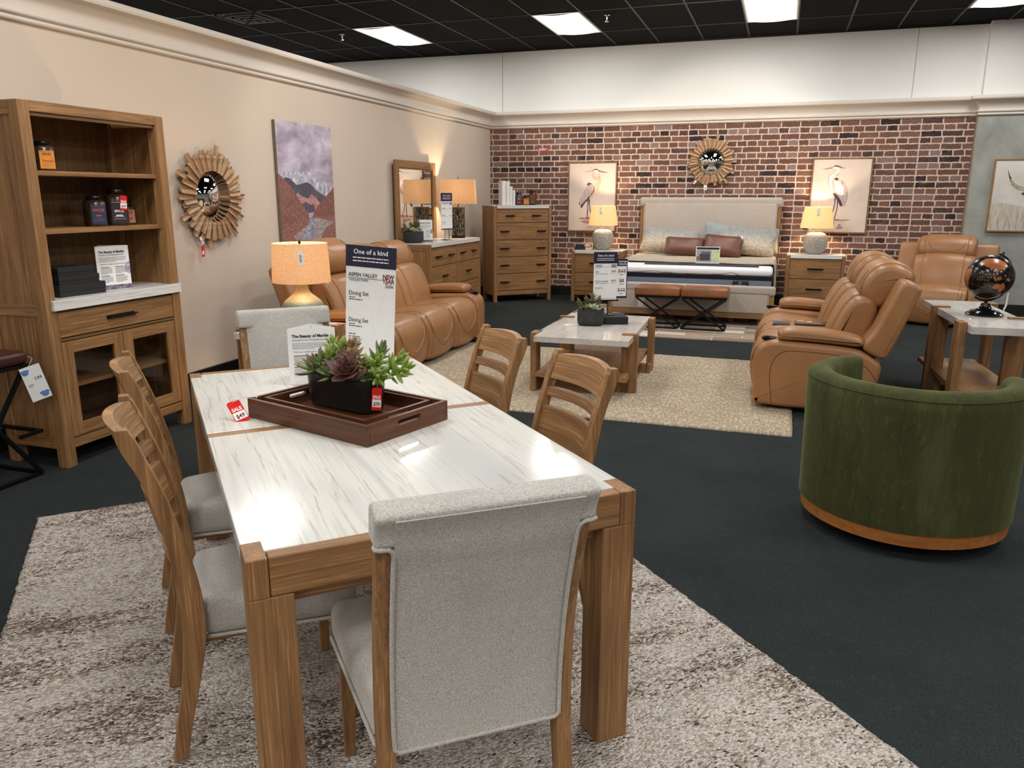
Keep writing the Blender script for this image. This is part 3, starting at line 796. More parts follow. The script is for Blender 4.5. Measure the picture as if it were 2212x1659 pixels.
def tray(t, w, l, h, th, ang, tagged):
    t.rotation_euler = (0, 0, math.radians(ang))
    bm = NB(); wbox(bm, -l/2+th, l/2-th, -w/2+th, w/2-th, 0.0, 0.008); part('base', bm, WAL, t)
    for s in (-1, 1):
        bm = NB(); a = sorted((s*w/2, s*(w/2-th))); wbox(bm, -l/2, l/2, a[0], a[1], 0, h); part('long_side', bm, WAL, t, bev=0.0015)
        bm = NB(); a = sorted((s*l/2, s*(l/2-th))); w2 = w/2-th-.0003; hl = 0.055; z0, z1 = h*0.55, h*0.80
        # end board with an oblong slot
        o_ = [(-w2, 0), (w2, 0), (w2, h), (-w2, h)]
        for (b0, b1, c0, c1) in ((-w2, w2, 0, z0), (-w2, w2, z1, h), (-w2, -hl, z0, z1), (hl, w2, z0, z1)): box(bm, a[0], a[1], b0, b1, c0, c1, mi=1)
        for ss in (-1, 1):
            r_ = (z1-z0)/2
            # rounded ends of the slot
            arc = [(ss*(hl - r_ + r_*math.sin(k_/6*PI)), z1 - r_ + r_*math.cos(k_/6*PI)) for k_ in range(7)]
            up_ = [(ss*hl, z1)] + arc[:4]; dn = [(ss*hl, z0)] + list(reversed(arc[3:]))
            prism(bm, up_, a[0], a[1], 'x', mi=1); prism(bm, dn, a[0], a[1], 'x', mi=1)
        part('end_board', bm, WAL, t)
    return t
TRA = 73.54
tray(t, 0.385, 0.585, 0.068, 0.014, TRA-90+0, True)
TR = t
t2 = thing('serving_tray', 'smaller walnut tray nested inside the large tray under the succulents', 'tray', (tloc(-0.035+.006, 0.008+.028)[0], tloc(-0.035+.006, 0.008+.028)[1], ZT_+.010), 0, 'nested walnut trays')
tray(t2, 0.315, 0.505, 0.054, 0.012, TRA-90, False)
TAGW = T(-1.762, 2.150, ZT_+.058) @ RZ(38) @ RX(-46) @ RY(-22)
sale_tag(TR, '$49', (T(tx, ty, ZT_+.0005) @ RZ(TRA-90)).inverted() @ TAGW, .046, .092)
bm = NB(); tg = (T(tx, ty, ZT_+.0005) @ RZ(TRA-90)).inverted() @ TAGW @ Vector((0, -.001, -.006)); cn = Vector((-.290, -.180, .070))
tube(bm, cr([tuple(tg), tuple(tg*.5+cn*.5+Vector((-.004, -.004, .004))), tuple(cn), (-.272, -.168, .071), (-.262, -.178, .070)], 4, False), 0.0014, 6); part('tag_string', bm, STRING, TR)

# ---- succulents
def leafmat(name, base, tip, edge=None):
    if name in MATS: return MATS[name]
    t = NT(name, 0.45, 0.4); at = t.n('ShaderNodeAttribute'); at.attribute_name = 'tipfac'
    nz = t.noise(t.coord(), 90, 2)
    col = t.ramp(at.outputs['Fac'], [(0.0, base), (0.55, base), (0.92, tip), (1.0, tip)])
    col = t.mix(col, tuple(x*0.75 for x in base), t.maprange(nz, 0.55, 0.8, 0, 0.35)); t.color(col)
    t.b.inputs['Subsurface Weight'].default_value = 0.0; MATS[name] = t.m; return t.m
def leaf(bm, lay, M, L, Wd, Th, curl=0.3, n=7, blunt=0.5):
    """fleshy pointed leaf along +x, bending to +z"""
    vs = []; tf = []; seg = 6
    for i in range(n+1):
        u = i/n; w = Wd*math.sin(PI*min(1, (u*0.82+0.10)))**0.7*(1-u**6); th = Th*(1-u**3)*0.9+0.0004
        ang = curl*u; cx = L*u*math.cos(ang*0.6); cz = L*u*math.sin(ang*0.6)
        for k in range(seg):
            a = 2*PI*k/seg; yy = w/2*math.cos(a); zz = th/2*math.sin(a)+abs(yy)*0.25
            vs.append((cx-math.sin(ang)*zz, yy, cz+math.cos(ang)*zz)); tf.append(u)
    fs = [(i*seg+k, (i+1)*seg+k, (i+1)*seg+(k+1) % seg, i*seg+(k+1) % seg) for i in range(n) for k in range(seg)]
    fs += [tuple(range(seg)), tuple(reversed(range(n*seg, (n+1)*seg)))]
    bv = addgeo(bm, vs, fs, M, 0, True)
    for v, u in zip(bv, tf): v[lay] = u
def rosette(parent, loc, R, count, mat, tilt=(0, 0), wide=0.45, up0=12, up1=78, thick=0.16, curl=0.5, seed=1, stem=0, name='succulent'):
    r = random.Random(seed); bm = NB(); lay = bm.verts.layers.float.new('tipfac')
    base = T(*loc) @ RX(tilt[0]) @ RY(tilt[1])
    for i in range(count):
        f = i/(count-1); a = i*137.508; L = R*(1-0.62*f)*r.uniform(.92, 1.08); e = up0+(up1-up0)*f
        leaf(bm, lay, base @ RZ(a) @ T(0, 0, R*0.10*f) @ RY(-e), L, L*wide, L*thick, curl*r.uniform(.7, 1.2))
    if stem: tube(bm, [tuple(base @ Vector((0, 0, -stem))), tuple(base @ Vector((0, 0, 0.004)))], R*0.10, 6)
    fixn(bm); return part(name, bm, mat, parent, recalc=False)
def sprig(parent, loc, L, mat, tilt=(0, 0), n=16, seed=1, lw=0.30, ll=0.30):
    r = random.Random(seed); bm = NB(); lay = bm.verts.layers.float.new('tipfac'); base = T(*loc) @ RX(tilt[0]) @ RY(tilt[1])
    tube(bm, [tuple(base @ Vector((0, 0, L*k/4))) for k in range(5)], L*0.03, 6)
    for i in range(n):
        f = i/(n-1); a = i*137.5; l = L*ll*1.15*(0.75+0.35*math.sin(PI*f))*r.uniform(.85, 1.15)
        leaf(bm, lay, base @ T(0, 0, L*(0.42+0.50*f)) @ RZ(a) @ RY(-(8+66*f*f)), l, l*lw*1.15, l*0.24, 0.45, n=6)
    fixn(bm); return part('succulent', bm, mat, parent, recalc=False)
G1 = leafmat('green_leaf_mauve_tip', (106, 134, 76), (118, 92, 78)); G2 = leafmat('lime_leaf', (120, 148, 60), (160, 172, 98))
G3 = leafmat('burgundy_leaf', (108, 72, 62), (76, 40, 42)); G4 = leafmat('olive_rose_leaf', (140, 134, 84), (140, 82, 68))
G5 = leafmat('pale_sage_leaf', (168, 178, 148), (150, 160, 128)); G6 = leafmat('olive_leaf', (104, 108, 66), (122, 98, 66))
PX, PY = tloc(-0.016, 0.098)
t = thing('succulent_planter', 'black oval planter of green and burgundy succulents standing in the nested trays', 'potted plant', (PX, PY, ZT_+0.0185), TRA-90)
def stadium(l, w, n=10):
    r = w/2; P = []
    for k in range(n+1): a = -PI/2+PI*k/n; P.append((l/2-r+r*math.cos(a), r*math.sin(a)))
    for k in range(n+1): a = PI/2+PI*k/n; P.append((-l/2+r+r*math.cos(a), r*math.sin(a)))
    return P
def loftpot(bm, outs, mi=0):
    m = len(outs[0][0]); vs = [(x, y, z) for P, z in outs for x, y in P]; n = len(outs)
    fs = [(i*m+k, i*m+(k+1) % m, (i+1)*m+(k+1) % m, (i+1)*m+k) for i in range(n-1) for k in range(m)] + [tuple(range(m)), tuple(reversed(range((n-1)*m, n*m)))]
    addgeo(bm, vs, fs, None, mi, True)
bm = NB()
loftpot(bm, [(stadium(.295, .098), 0), (stadium(.312, .112), .004), (stadium(.320, .120), .014), (stadium(.336, .130), .11), (stadium(.338, .132), .118), (stadium(.334, .128), .120), (stadium(.328, .122), .119), (stadium(.324, .118), .104)])
part('pot', bm, POT, t, smooth=40)
bm = NB(); loftpot(bm, [(stadium(.322, .117), .1045), (stadium(.322, .117), .1075)]); part('soil', bm, SOIL, t)
zz = 0.112
# x runs along the pot (negative x = the left end in the picture)
rosette(t, (-.112, -.020, zz+.012), .112, 22, G1, (26, -16), .36, 4, 76, .17, .45, 2)
rosette(t, (-.155, .015, zz+.014), .062, 12, G3, (-8, -34), .62, 14, 70, .10, .5, 3)
rosette(t, (-.105, .042, zz+.036), .055, 12, G3, (0, -10), .55, 20, 70, .10, .5, 13)
rosette(t, (-.026, -.030, zz+.002), .092, 18, G1, (34, -6), .36, 8, 80, .18, .4, 4)
rosette(t, (.062, -.036, zz+.022), .098, 28, G3, (34, 10), .66, 4, 74, .09, .55, 5)
rosette(t, (.035, .010, zz+.066), .062, 22, G4, (20, 4), .60, 8, 74, .11, .5, 6, .07)
rosette(t, (-.002, .045, zz+.092), .058, 18, G4, (6, -6), .60, 12, 74, .11, .5, 7, .09)
sprig(t, (-.058, .010, zz-.01), .098, G2, (8, -10), 24, 8, .38, .36)
sprig(t, (-.038, .034, zz-.01), .120, G2, (0, 0), 22, 9, .38, .34)
sprig(t, (-.078, .045, zz-.01), .128, G2, (-8, -22), 22, 10, .38, .32)
rosette(t, (.100, .010, zz+.045), .060, 20, G2, (14, 14), .36, 6, 76, .18, .45, 11, .05)
rosette(t, (.128, -.012, zz+.010), .066, 20, G1, (20, 26), .32, 6, 76, .18, .45, 12)
sprig(t, (.125, .000, zz-.005), .120, G2, (12, 34), 13, 12, .30, .36)
sprig(t, (.132, .022, zz-.005), .150, G2, (-10, 48), 13, 14, .30, .30)
sprig(t, (.138, -.014, zz-.005), .105, G2, (26, 60), 12, 15, .30, .38)
sprig(t, (.085, .040, zz-.005), .120, G1, (-14, 18), 18, 16, .36, .36)
sprig(t, (.146, .012, zz-.005), .185, G2, (6, 64), 14, 17, .28, .26)
bm = NB(); tube(bm, [(.158, -.010, .120), (.176, -.018, .118), (.181, -.022, .098)], 0.001, 6); part('tag_string', bm, STRING, t)
sale_tag(t, '$79', T(.181, -.024, .100) @ RZ(38) @ RY(4), .034, .080)

def tent_card(label, loc, rz, w=0.187, h=0.235, group='marble information cards', base=True):
    """three-sided folded card, front face towards -y"""
    t = thing('table_tent', label, 'card', loc, rz, group)
    d = w*0.62; e = 0.0012
    A, B, C_ = Vector((-w/2, 0)), Vector((w/2, 0)), Vector((0, d))
    bm = NB(); z0 = 0.0
    for p, q in ((A, B), (B, C_), (C_, A)):
        n = Vector((q.y-p.y, p.x-q.x)).normalized()*e*-1
        prism(bm, [tuple(p), tuple(q), tuple(q+n), tuple(p+n)], z0, h, 'z')
    part('card', bm, WHITEP, t)
    if base:
        bm = NB(); box(bm, -w/2, w/2, -0.0012, -0.0004, 0.0, h*0.10); part('stone_print_band', bm, plain('agate_print', (104, 98, 112), 0.5, noise=0.5, nscale=60), t)
    bm = NB(); y = -0.0012
    ptext(bm, 'The Beauty of Marble', w*0.088, -w*0.41, h*0.842, y, bold=0.0005, sx=1.0)
    ptext(bm, 'Naturally formed. Individually beautiful.', w*0.048, -w*0.41, h*0.785, y, mi=1)
    greek(bm, -w*0.41, h*0.735, w*0.80, 4, h*0.030, h*0.010, y, 1, 3)
    ptext(bm, 'Why your marble top is one of a kind', w*0.050, -w*0.39, h*0.575, y, mi=1)
    for cx in (-.39, .04):
        for cz in (.51, .31):
            box(bm, w*cx, w*(cx+.26), y, y+.0004, h*cz, h*(cz+.012)); greek(bm, w*cx, h*(cz-.025), w*0.34, 6, h*0.024, h*0.009, y, 1, int(cz*100))
    part('lettering', bm, [INK, INKG], t)
    bm = NB(); prism(bm, [(w*0.5, h*0.36+0.0)]+[(w*0.5-w*0.17*math.sin(a), h*0.48+w*0.17*math.cos(a)) for a in [PI*(1-k/12) for k in range(13)]], -0.0013, -0.0005, 'y'); part('round_swatch', bm, plain('lilac_agate', (168, 164, 188), 0.5, noise=0.2, nscale=60), t)
    return t
pa = (-1.772, 2.675)
tent_card('three-sided white card on the dining table behind the succulents', (-1.772, 2.672, ZT_+.0006), 33.5, 0.188, 0.232, base=False)
# tall acrylic price sign on the table
def price_sign(parent, w, h, hh, head, stuff, board_h0=0.0):
    """board with navy header; stuff(bm, w, h) draws the print"""
    bm = NB(); box(bm, -w/2, w/2, 0.0, 0.004, board_h0, h); part('board', bm, WHITEP, parent, bev=0.0008)
    bm = NB(); box(bm, -w/2-.001, w/2+.001, -0.0012, 0.0052, h-hh*0.12, h+hh); part('header', bm, NAVY, parent)
    bm = NB(); ptext(bm, head, w*0.125, 0, h+hh*0.56, -0.0016, align='CENTER', bold=0.0003)
    for k in range(2): greek(bm, -w*0.36, h+hh*(0.36-k*.17), w*0.72, 1, 1, hh*0.055, -0.0017, 0, 5+k, 1)
    stuff(bm, w, h); part('lettering', bm, [WHINK, INK, INKR, NAVY, INKG], parent)
def p_dining(bm, w, h):
    y = -0.0008
    ptext(bm, 'ASPEN VALLEY', w*0.100, -w*.45, h*.885, y, mi=1, bold=.0002, sx=.9)
    box(bm, -w*.47, w*.25, y, y+.0004, h*.868, h*.872, mi=3)
    ptext(bm, 'COLLECTION', w*0.062, -w*.43, h*.842, y, mi=1)
    for i, s in enumerate(('NEW', 'YEAR')): ptext(bm, s, w*.115, w*.36, h*(.885-.042*i), y, mi=2, align='CENTER', bold=.0006, sx=.85)
    ptext(bm, 'Sale', w*.11, w*.38, h*.800, y, mi=2, align='CENTER', sx=.95)
    for q in (.735, .475):
        ptext(bm, 'Dining Set', w*.115, -w*.44, h*(q-.03), y, mi=1, sx=.85); greek(bm, -w*.43, h*(q-.052), w*.20, 1, 1, h*.008, y, 1, 4); greek(bm, -w*.43, h*(q-.072), w*.28, 1, 1, h*.008, y, 1, 9, 1)
    greek(bm, -w*.43, h*.325, w*.14, 1, 1, h*.008, y, 3, 2, 1)
    for k in range(7): greek(bm, -w*.43, h*(.30-.017*k), w*.045, 1, 1, h*.008, y, 2, k, 1); greek(bm, -w*.36, h*(.30-.017*k), w*.2, 1, 1, h*.007, y, 1, k+20, .8)
    greek(bm, w*.28, h*.075, w*.16, 2, h*.014, h*.006, y, 3, 8, 1)
t = thing('sign', 'tall white price sign with navy header standing on the dining table', 'sign', (-1.690, 2.985, ZT_+.0080), 4, 'price signs'); t.rotation_euler[1] = math.radians(3.5)
price_sign(t, 0.232, 0.455, 0.082, 'One of a kind', p_dining)
bm = NB(); box(bm, -.07, .07, 0.0045, 0.065, -.001, 0.002); part('foot', bm, GLASSC, t)

# ================================================================== HUTCH (local: x = along wall to the right, front = -y)
def pull(parent, x, z, w, y, name='handle'):
    """flat black bar pull with a finger lip"""
    bm = NB(); box(bm, x-w/2, x+w/2, y-.004, y, z-.010, z+.010); box(bm, x-w/2+.006, x+w/2+.012, y-.026, y-.004, z-.002, z+.004); box(bm, x-w/2, x+w/2, y-.016, y-.004, z-.008, z+.004)
    return part(name, bm, BLACKM, parent, bev=0.001)
W_, D_, Hh = 1.010, 0.445, 1.998
t = thing('hutch', 'tall oak hutch with open shelves, marble counter and glass doors against the beige wall', 'cabinet', (-3.742, 3.641, 0), 90)
HUT = t
X0, X1 = -W_/2, W_/2
ps = 0.068
for sx in (-1, 1):
    for (ya, yb) in ((0, ps), (D_-ps, D_)):
        bm = NB(); a = sorted((sx*X1, sx*(X1-ps))); wbox(bm, a[0], a[1], ya, yb, 0, Hh-.001)
        part('corner_post', bm, OAK, t, bev=0.003)
    bm = NB(); a = sorted((sx*(X1-.012), sx*(X1-.030))); wbox(bm, a[0], a[1], ps, D_-ps, 0.12, Hh-.002, mi=2) if False else box(bm, a[0], a[1], ps, D_-ps, 0.12, Hh-.002, mi=2)
    a = sorted((sx*(X1-.004), sx*(X1-.034)))
    for z0, z1 in ((.11, .17), (.865, .935), (Hh-.075, Hh-.002)): box(bm, a[0], a[1], ps+.0003, D_-ps-.0003, z0, z1, mi=1)
    part('side_panel', bm, OAK, t, bev=0.001)
bm = NB(); wbox(bm, X0+ps+.0005, X1-ps-.0005, 0.002, 0.030, Hh-.055, Hh); wbox(bm, X0+.06, X1-.06, 0.03, D_-.01, Hh-.03, Hh-.008); part('top', bm, OAK, t, bev=0.002)
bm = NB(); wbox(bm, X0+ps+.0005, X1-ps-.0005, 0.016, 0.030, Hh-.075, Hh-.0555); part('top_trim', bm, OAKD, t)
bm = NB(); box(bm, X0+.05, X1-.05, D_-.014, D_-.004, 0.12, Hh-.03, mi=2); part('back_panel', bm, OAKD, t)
for nm, z in (('shelf', 1.646), ('shelf', 1.336)):
    bm = NB(); wbox(bm, X0+.032, X1-.032, 0.034, D_-.016, z-.026, z); part(nm, bm, OAK, t, bev=0.002)
bm = NB(); box(bm, X0+.036, X1-.002, -0.020, 0.33, 0.899, 0.955, mi=0); part('marble_counter', bm, marble('grey_veined_marble', 0, (222, 221, 217), (140, 132, 126), (176, 176, 176)), t, bev=0.002)
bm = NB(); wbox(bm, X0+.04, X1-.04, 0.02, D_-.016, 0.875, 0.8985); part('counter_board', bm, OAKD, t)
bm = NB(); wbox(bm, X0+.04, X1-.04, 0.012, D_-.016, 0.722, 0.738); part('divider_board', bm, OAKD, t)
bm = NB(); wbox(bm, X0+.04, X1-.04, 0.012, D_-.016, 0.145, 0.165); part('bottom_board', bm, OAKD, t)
bm = NB(); wbox(bm, X0+ps+.004, X1-ps-.004, 0.004, 0.022, 0.744, 0.884); d = part('drawer', bm, OAK, t, bev=0.002); pull(d, 0.0, 0.815, 0.21, 0.004)
for sx in (-1, 1):
    xa, xb = (X0+ps+.004, -.003) if sx < 0 else (.003, X1-ps-.004)
    bm = NB(); z0, z1 = .170, .716; st = .072
    wbox(bm, xa, xa+st, .004, .024, z0, z1); wbox(bm, xb-st, xb, .004, .024, z0, z1)
    wbox(bm, xa+st, xb-st, .004, .024, z0, z0+.07); wbox(bm, xa+st, xb-st, .004, .024, z1-.065, z1)
    d = part('door', bm, OAK, t, bev=0.0015)
    bm = NB(); box(bm, xa+st, xb-st, .013, .016, z0+.07, z1-.065); part('glass_pane', bm, GLASSD, d)
    if sx > 0:
        bm = NB(); box(bm, xa+.022, xa+.050, -.006, .004, .40, .46); box(bm, xa+.030, xa+.044, -.024, -.006, .405, .455); part('handle', bm, BLACKM, d)
    else:
        bm = NB(); box(bm, xb-.050, xb-.022, -.006, .004, .40, .46); box(bm, xb-.044, xb-.030, -.024, -.006, .405, .455); part('handle', bm, BLACKM, d)
bm = NB(); wbox(bm, X0+.035, X1-.035, 0.05, D_-.018, 0.44, 0.46); part('shelf', bm, OAK, t)
bm = NB(); wbox(bm, X0+ps+.001, X1-ps-.001, 0.008, 0.028, 0.105, 0.158); part('bottom_rail', bm, OAK, t, bev=0.002)

# ---- items in the hutch. world x = -3.742 - ylocal ; world y = 3.641 + xlocal
def spice_jar(label, loc, rz, s, h, lid, band, writing, wc, group='spice jars', tagp=None):
    t = thing('spice_jar', label, 'jar', loc, rz, group)
    bm = NB(); b = s*0.5; c = s*0.14
    oc = lambda q, f=1: [(-q+c*f, -q), (q-c*f, -q), (q, -q+c*f), (q, q-c*f), (q-c*f, q), (-q+c*f, q), (-q, q-c*f), (-q, -q+c*f)]
    outs = [(oc(b*.97), 0), (oc(b), .004), (oc(b), h*.74), (oc(b*.9), h*.80), (oc(b*.70), h*.83), (oc(b*.70), h*.88)]
    loftpot(bm, outs); part('jar_body', bm, JARG, t)
    bm = NB(); lathe(bm, [(.001, h*.86), (b*.92, h*.86), (b*.95, h*.88), (b*.82, h*.925), (b*.80, h*.955), (b*.55, h*.985), (.001, h)], 20); part('lid', bm, BLACKP, t, smooth=40)
    bm = NB(); box(bm, -b*.78, b*.78, -b-.0012, -b-.0002, h*.08, h*.66); part('paper_label', bm, band, t)
    bm = NB()
    for i, (s_, sz, zz_) in enumerate(writing): ptext(bm, s_, s*sz, 0, h*zz_, -b-.0016, align='CENTER', bold=.0004)
    box(bm, -b*.6, b*.6, -b-.0018, -b-.0013, h*.18, h*.185); box(bm, -b*.5, b*.5, -b-.0018, -b-.0013, h*.24, h*.246); box(bm, -b*.7, b*.7, -b-.0018, -b-.0013, h*.62, h*.626)
    part('lettering', bm, wc, t)
    if tagp: sale_tag(t, tagp, T(b*.55, -b-.006, h*.80) @ RY(4), .040, .088)
    return t
JARG = plain('dark_jar_glass', (62, 44, 38), 0.22, 0.5, noise=0.25, nscale=25)
LBO = plain('orange_label', (212, 138, 44), 0.6); LBB = plain('blue_label', (38, 48, 84), 0.6); LBN = plain('black_label', (40, 32, 36), 0.6); LBP = plain('pink_label', (184, 128, 102), 0.6); LBM = plain('magenta_label', (92, 28, 52), 0.6)
ORI = plain('orange_ink', (196, 96, 62), 0.6)
def hx(yl, wy): return (-3.742-yl, wy)
z1, z2 = 1.6465, 1.3365
spice_jar('dark spice jar with orange label, on the hutch\'s top shelf', (-3.89, 3.375, z1), 72, .100, .165, 0, LBO, [('Turmeric', .15, .30), ('SPICES', .15, .52)], INKRED)
spice_jar('dark spice jar with blue SPICES label, left of three on the middle shelf', (-3.91, 3.70, z2), 68, .104, .185, 0, LBB, [('SPICES', .22, .47), ('BLEND', .10, .32)], ORI)
spice_jar('tallest spice jar with red sale tag, on the hutch\'s middle shelf', (-3.90, 3.855, z2), 60, .112, .225, 0, LBN, [('SPICES', .17, .36), ('MIXED', .12, .25)], WHINK, tagp='$29')
spice_jar('smallest spice jar with pink label, behind the tagged jar', (-3.96, 3.995, z2), 66, .082, .140, 0, LBP, [('Paprika', .15, .26), ('SPICES', .13, .50)], INKRED)
tent_card('three-sided white card standing on the hutch\'s marble counter', (-3.86, 3.742, .9556), 78, .215, .262, base=True)
for i, (w, d, h, zz_, dx) in enumerate(((.30, .20, .068, 0.9556, 0), (.26, .18, .048, 1.0241, -.012), (.235, .16, .045, 1.0726, -.02))):
    bm = NB(); box(bm, -w/2, w/2, -d/2, d/2, 0, h*.42); o1 = bm
    o = thing('storage_box', ['largest black box, bottom of the stack on the hutch counter', 'middle black box of the stack on the hutch counter', 'smallest black box, topmost of the stack on the hutch counter'][i], 'box', (-3.90-dx*.3, 3.455+dx, zz_), 86, 'stacked black boxes')
    part('box_base', bm, BLKBOOK, o, bev=.001)
    bm = NB(); box(bm, -w/2-.0015, w/2+.0015, -d/2-.0015, d/2+.0015, h*.43, h); part('lid', bm, BLKBOOK, o, bev=.001)

# ================================================================== BAR STOOL at the left edge
t = thing('bar_stool', 'backless black metal X-frame stool with oxblood leather seat, cut by the left edge', 'stool', (-3.98, 2.80, 0), 0)
sw, sl = 0.185, 0.235; r_ = .020
bm = NB(); rbox(bm, -sw-.005, sw+.005, -sl, sl, .635, .705, .025, 12, (0, 0, .012)); s_ = part('seat', bm, STOOLL, t, smooth=60)
bm = NB(); box(bm, -sw, sw, -sl, sl, .615, .634); part('seat_plate', bm, BLACKM, t)
for sx in (-1, 1):
    bm = NB(); x = sx*(sw-.01)
    bar(bm, (x, sl-.012, .010), (x, -sl+.012, .010), r_); part('bottom_rail', bm, BLACKM, t)
    bm = NB(); bar(bm, (x, sl-.014, .018), (x, -sl+.03, .612), r_); part('leg', bm, BLACKM, t)
    bm = NB(); bar(bm, (x-sx*.0005, -sl+.014, .018), (x-sx*.0005, sl-.03, .612), r_*.98); part('leg', bm, BLACKM, t)
for sy in (-1, 1):
    bm = NB(); y = sy*(sl-.012); bar(bm, (-sw+.02, y, .010), (sw-.02, y, .010), r_); part('bottom_rail', bm, BLACKM, t)
bm = NB(); tube(bm, [(-sw+.01, sl-.11, .245), (-sw+.01, sl+.02, .245), (sw-.01, sl+.02, .245), (sw-.01, sl-.11, .245)], r_*.7, 4, smooth=False); part('footrest', bm, BLACKM, t)
bm = NB(); box(bm, -.05, .05, -.001, .001, -.20, 0)
o = part('price_tag', bm, WHITEP, t, 'white price tag hanging from the seat', M=T(sw+.030, sl-.03, .625) @ RZ(62) @ RY(-14) @ RX(6))
bm = NB(); ptext(bm, '199', .026, .0, -.085, -.0014); box(bm, -.038, -.012, -.0014, -.001, -.105, -.102); box(bm, -.038, -.018, -.0014, -.001, -.115, -.112); part('lettering', bm, INK, o)
bm = NB()
for cx, cz, rr in ((-.030, -.028, .020), (.022, -.170, .022)): prism(bm, [(cx+rr*(1+.25*math.sin(5*a))*math.cos(a), cz+rr*(1+.2*math.sin(3*a))*math.sin(a)*.8) for a in [2*PI*k/20 for k in range(20)]], -.0013, -.0009, 'y')
part('blue_blot', bm, plain('blue_print', (96, 130, 190), .6), o)
bm = NB(); tube(bm, [(sw-.01, sl, .672), (sw+.012, sl+.012, .660), (sw+.028, sl-.03, .625)], .0012, 6); part('tag_string', bm, STRING, t)

# ================================================================== SUNBURST MIRRORS (local: in XZ, front -y)
def sunburst(label, loc, rz, R, seed, tags):
    t = thing('sunburst_mirror', label, 'mirror', loc, rz, 'sunburst mirrors')
    r = random.Random(seed); ri = R*0.49
    bm = NB(); n = 28
    for layer in (0, 1):
        for i in range(n):
            a = 2*PI*(i+0.5*layer)/n + r.uniform(-.02, .02); L = (R*r.uniform(.88, 1.02) if i % 2 == 0 else R*r.uniform(.78, .90)) if layer == 0 else R*r.uniform(.76, .88)
            w = R*0.098; th = .012; y = -.010-.016*layer; M = RY(-math.degrees(a)); N = 5; vs = []
            for (x0, dy) in ((ri*(1.0 if layer else 1.05), 0), (L, 0)):
                for k in range(N+1):
                    u = -1+2*k/N; vs.append((x0, y-.012*u*u-.001, u*w/2*(.92 if x0 < R*.5 else 1.05)))
                for k in range(N, -1, -1):
                    u = -1+2*k/N; vs.append((x0, y+th-.012*u*u, u*w/2*(.92 if x0 < R*.5 else 1.05)))
            m = 2*(N+1); fs = [tuple(range(m)), tuple(reversed(range(m, 2*m)))]+[(k, m+k, m+(k+1) % m, (k+1) % m) for k in range(m)]
            tilt = RX(r.uniform(-14, 14))
            addgeo(bm, vs, fs, M @ tilt, 0)
    part('slatted_frame', bm, DRIFT, t, bev=0)
    bm = NB(); lathe(bm, [(ri*1.02, -.004), (ri*1.10, -.004), (ri*1.10, -.026), (ri*1.02, -.026), (ri*1.02, -.004)], 48, RX(90), cap=False); part('inner_ring', bm, BRONZE, t)
    bm = NB(); lathe(bm, [(.0005, .0), (ri*1.03, .0), (ri*1.03, .010), (.0005, .010)], 48, T(0, -.008, 0) @ RX(90)); part('mirror_glass', bm, MIRROR, t)
    bm = NB(); box(bm, -ri*1.2, ri*1.2, .003, .018, -ri*1.2, ri*1.2); part('backing', bm, DKVOID, t)
    for (x, z, w, h, rot, m_) in tags:
        bm = NB(); box(bm, -w/2, w/2, -.0005, .0005, -h/2, h/2); o = part('price_tag', bm, m_, t, M=T(x, -.046, z) @ RY(rot))
        bm = NB(); box(bm, -w*.25, w*.25, -.0010, -.0005, -h*.3, h*.05); part('barcode', bm, WHINK if m_ is REDT else INKG, o)
    return t
sunburst('wooden sunburst mirror on the beige wall beside the hutch', (XW+.03, 5.275, 1.508), 90, .405, 5, [(-.205, -.335, .025, .060, -32, WHITEP), (-.205, -.42, .034, .085, 0, REDT)])
sunburst('wooden sunburst mirror on the brick wall above the bed', (-1.018, YW-.032, 1.995), 0, .375, 9, [(-.205, -.285, .022, .055, 38, WHITEP), (-.055, -.36, .045, .065, 0, WHITEP)])

# ================================================================== MOUNTAIN PICTURE on the left wall
t = thing('wall_art', 'tall frameless photograph of a river valley and snowy mountains on the beige wall', 'picture', (XW+.004, 6.65, 1.49), 90)
pw, ph = .925, 1.375
bm = NB(); box(bm, -pw/2, pw/2, -.030, -.002, -ph/2, ph/2); part('canvas', bm, plain('canvas_edge', (120, 110, 92), .7), t)
def landscape():
    t = NT('mountain_photo', 0.35, 0.4); v = t.coord((1, 1, 1))
    a = t.noise(t.coord((3.0, 1, 5.0)), 1.0, 8, .62, .25)
    t.color(t.ramp(a, [(.25, (112, 106, 128)), (.42, (152, 142, 162)), (.55, (182, 172, 190)), (.68, (214, 208, 216)), (.8, (236, 232, 236))])); return t.m
def speck(name, c1, c2, c3, sc=(6, 1, 14), s=1.0, rot=0):
    t = NT(name, .4, .4); a = t.noise(t.coord(sc, (0, rot, 0)), s, 6, .75, .6)
    t.color(t.ramp(a, [(.3, c1), (.5, c2), (.7, c3)])); return t.m
SKYM = landscape()
HILLM = speck('russet_hill', (78, 50, 50), (130, 88, 82), (172, 128, 118), (60, 1, 22), 1, .7); HILL2 = speck('russet_hill_b', (74, 46, 44), (126, 82, 74), (168, 122, 110), (60, 1, 22), 1, -.7)
SNOWM = speck('snow_peak', (82, 86, 104), (170, 172, 186), (240, 240, 244), (26, 1, 11)); ROCKM = speck('dark_rock', (52, 52, 66), (78, 76, 92), (104, 96, 112), (12, 1, 8)); PINKM = speck('pink_scree', (128, 84, 88), (176, 126, 124), (204, 160, 156), (10, 1, 20))
RIVM = speck('river_water', (96, 100, 116), (142, 144, 160), (206, 206, 216), (14, 1, 30)); BUSHM = speck('rust_brush', (78, 50, 48), (138, 94, 88), (190, 146, 138), (60, 1, 60)); STONEM = speck('river_stones', (96, 84, 88), (156, 140, 144), (208, 198, 202), (36, 1, 36)); BRUSHD = speck('orange_brush', (92, 52, 42), (150, 92, 70), (194, 134, 104), (80, 1, 80))
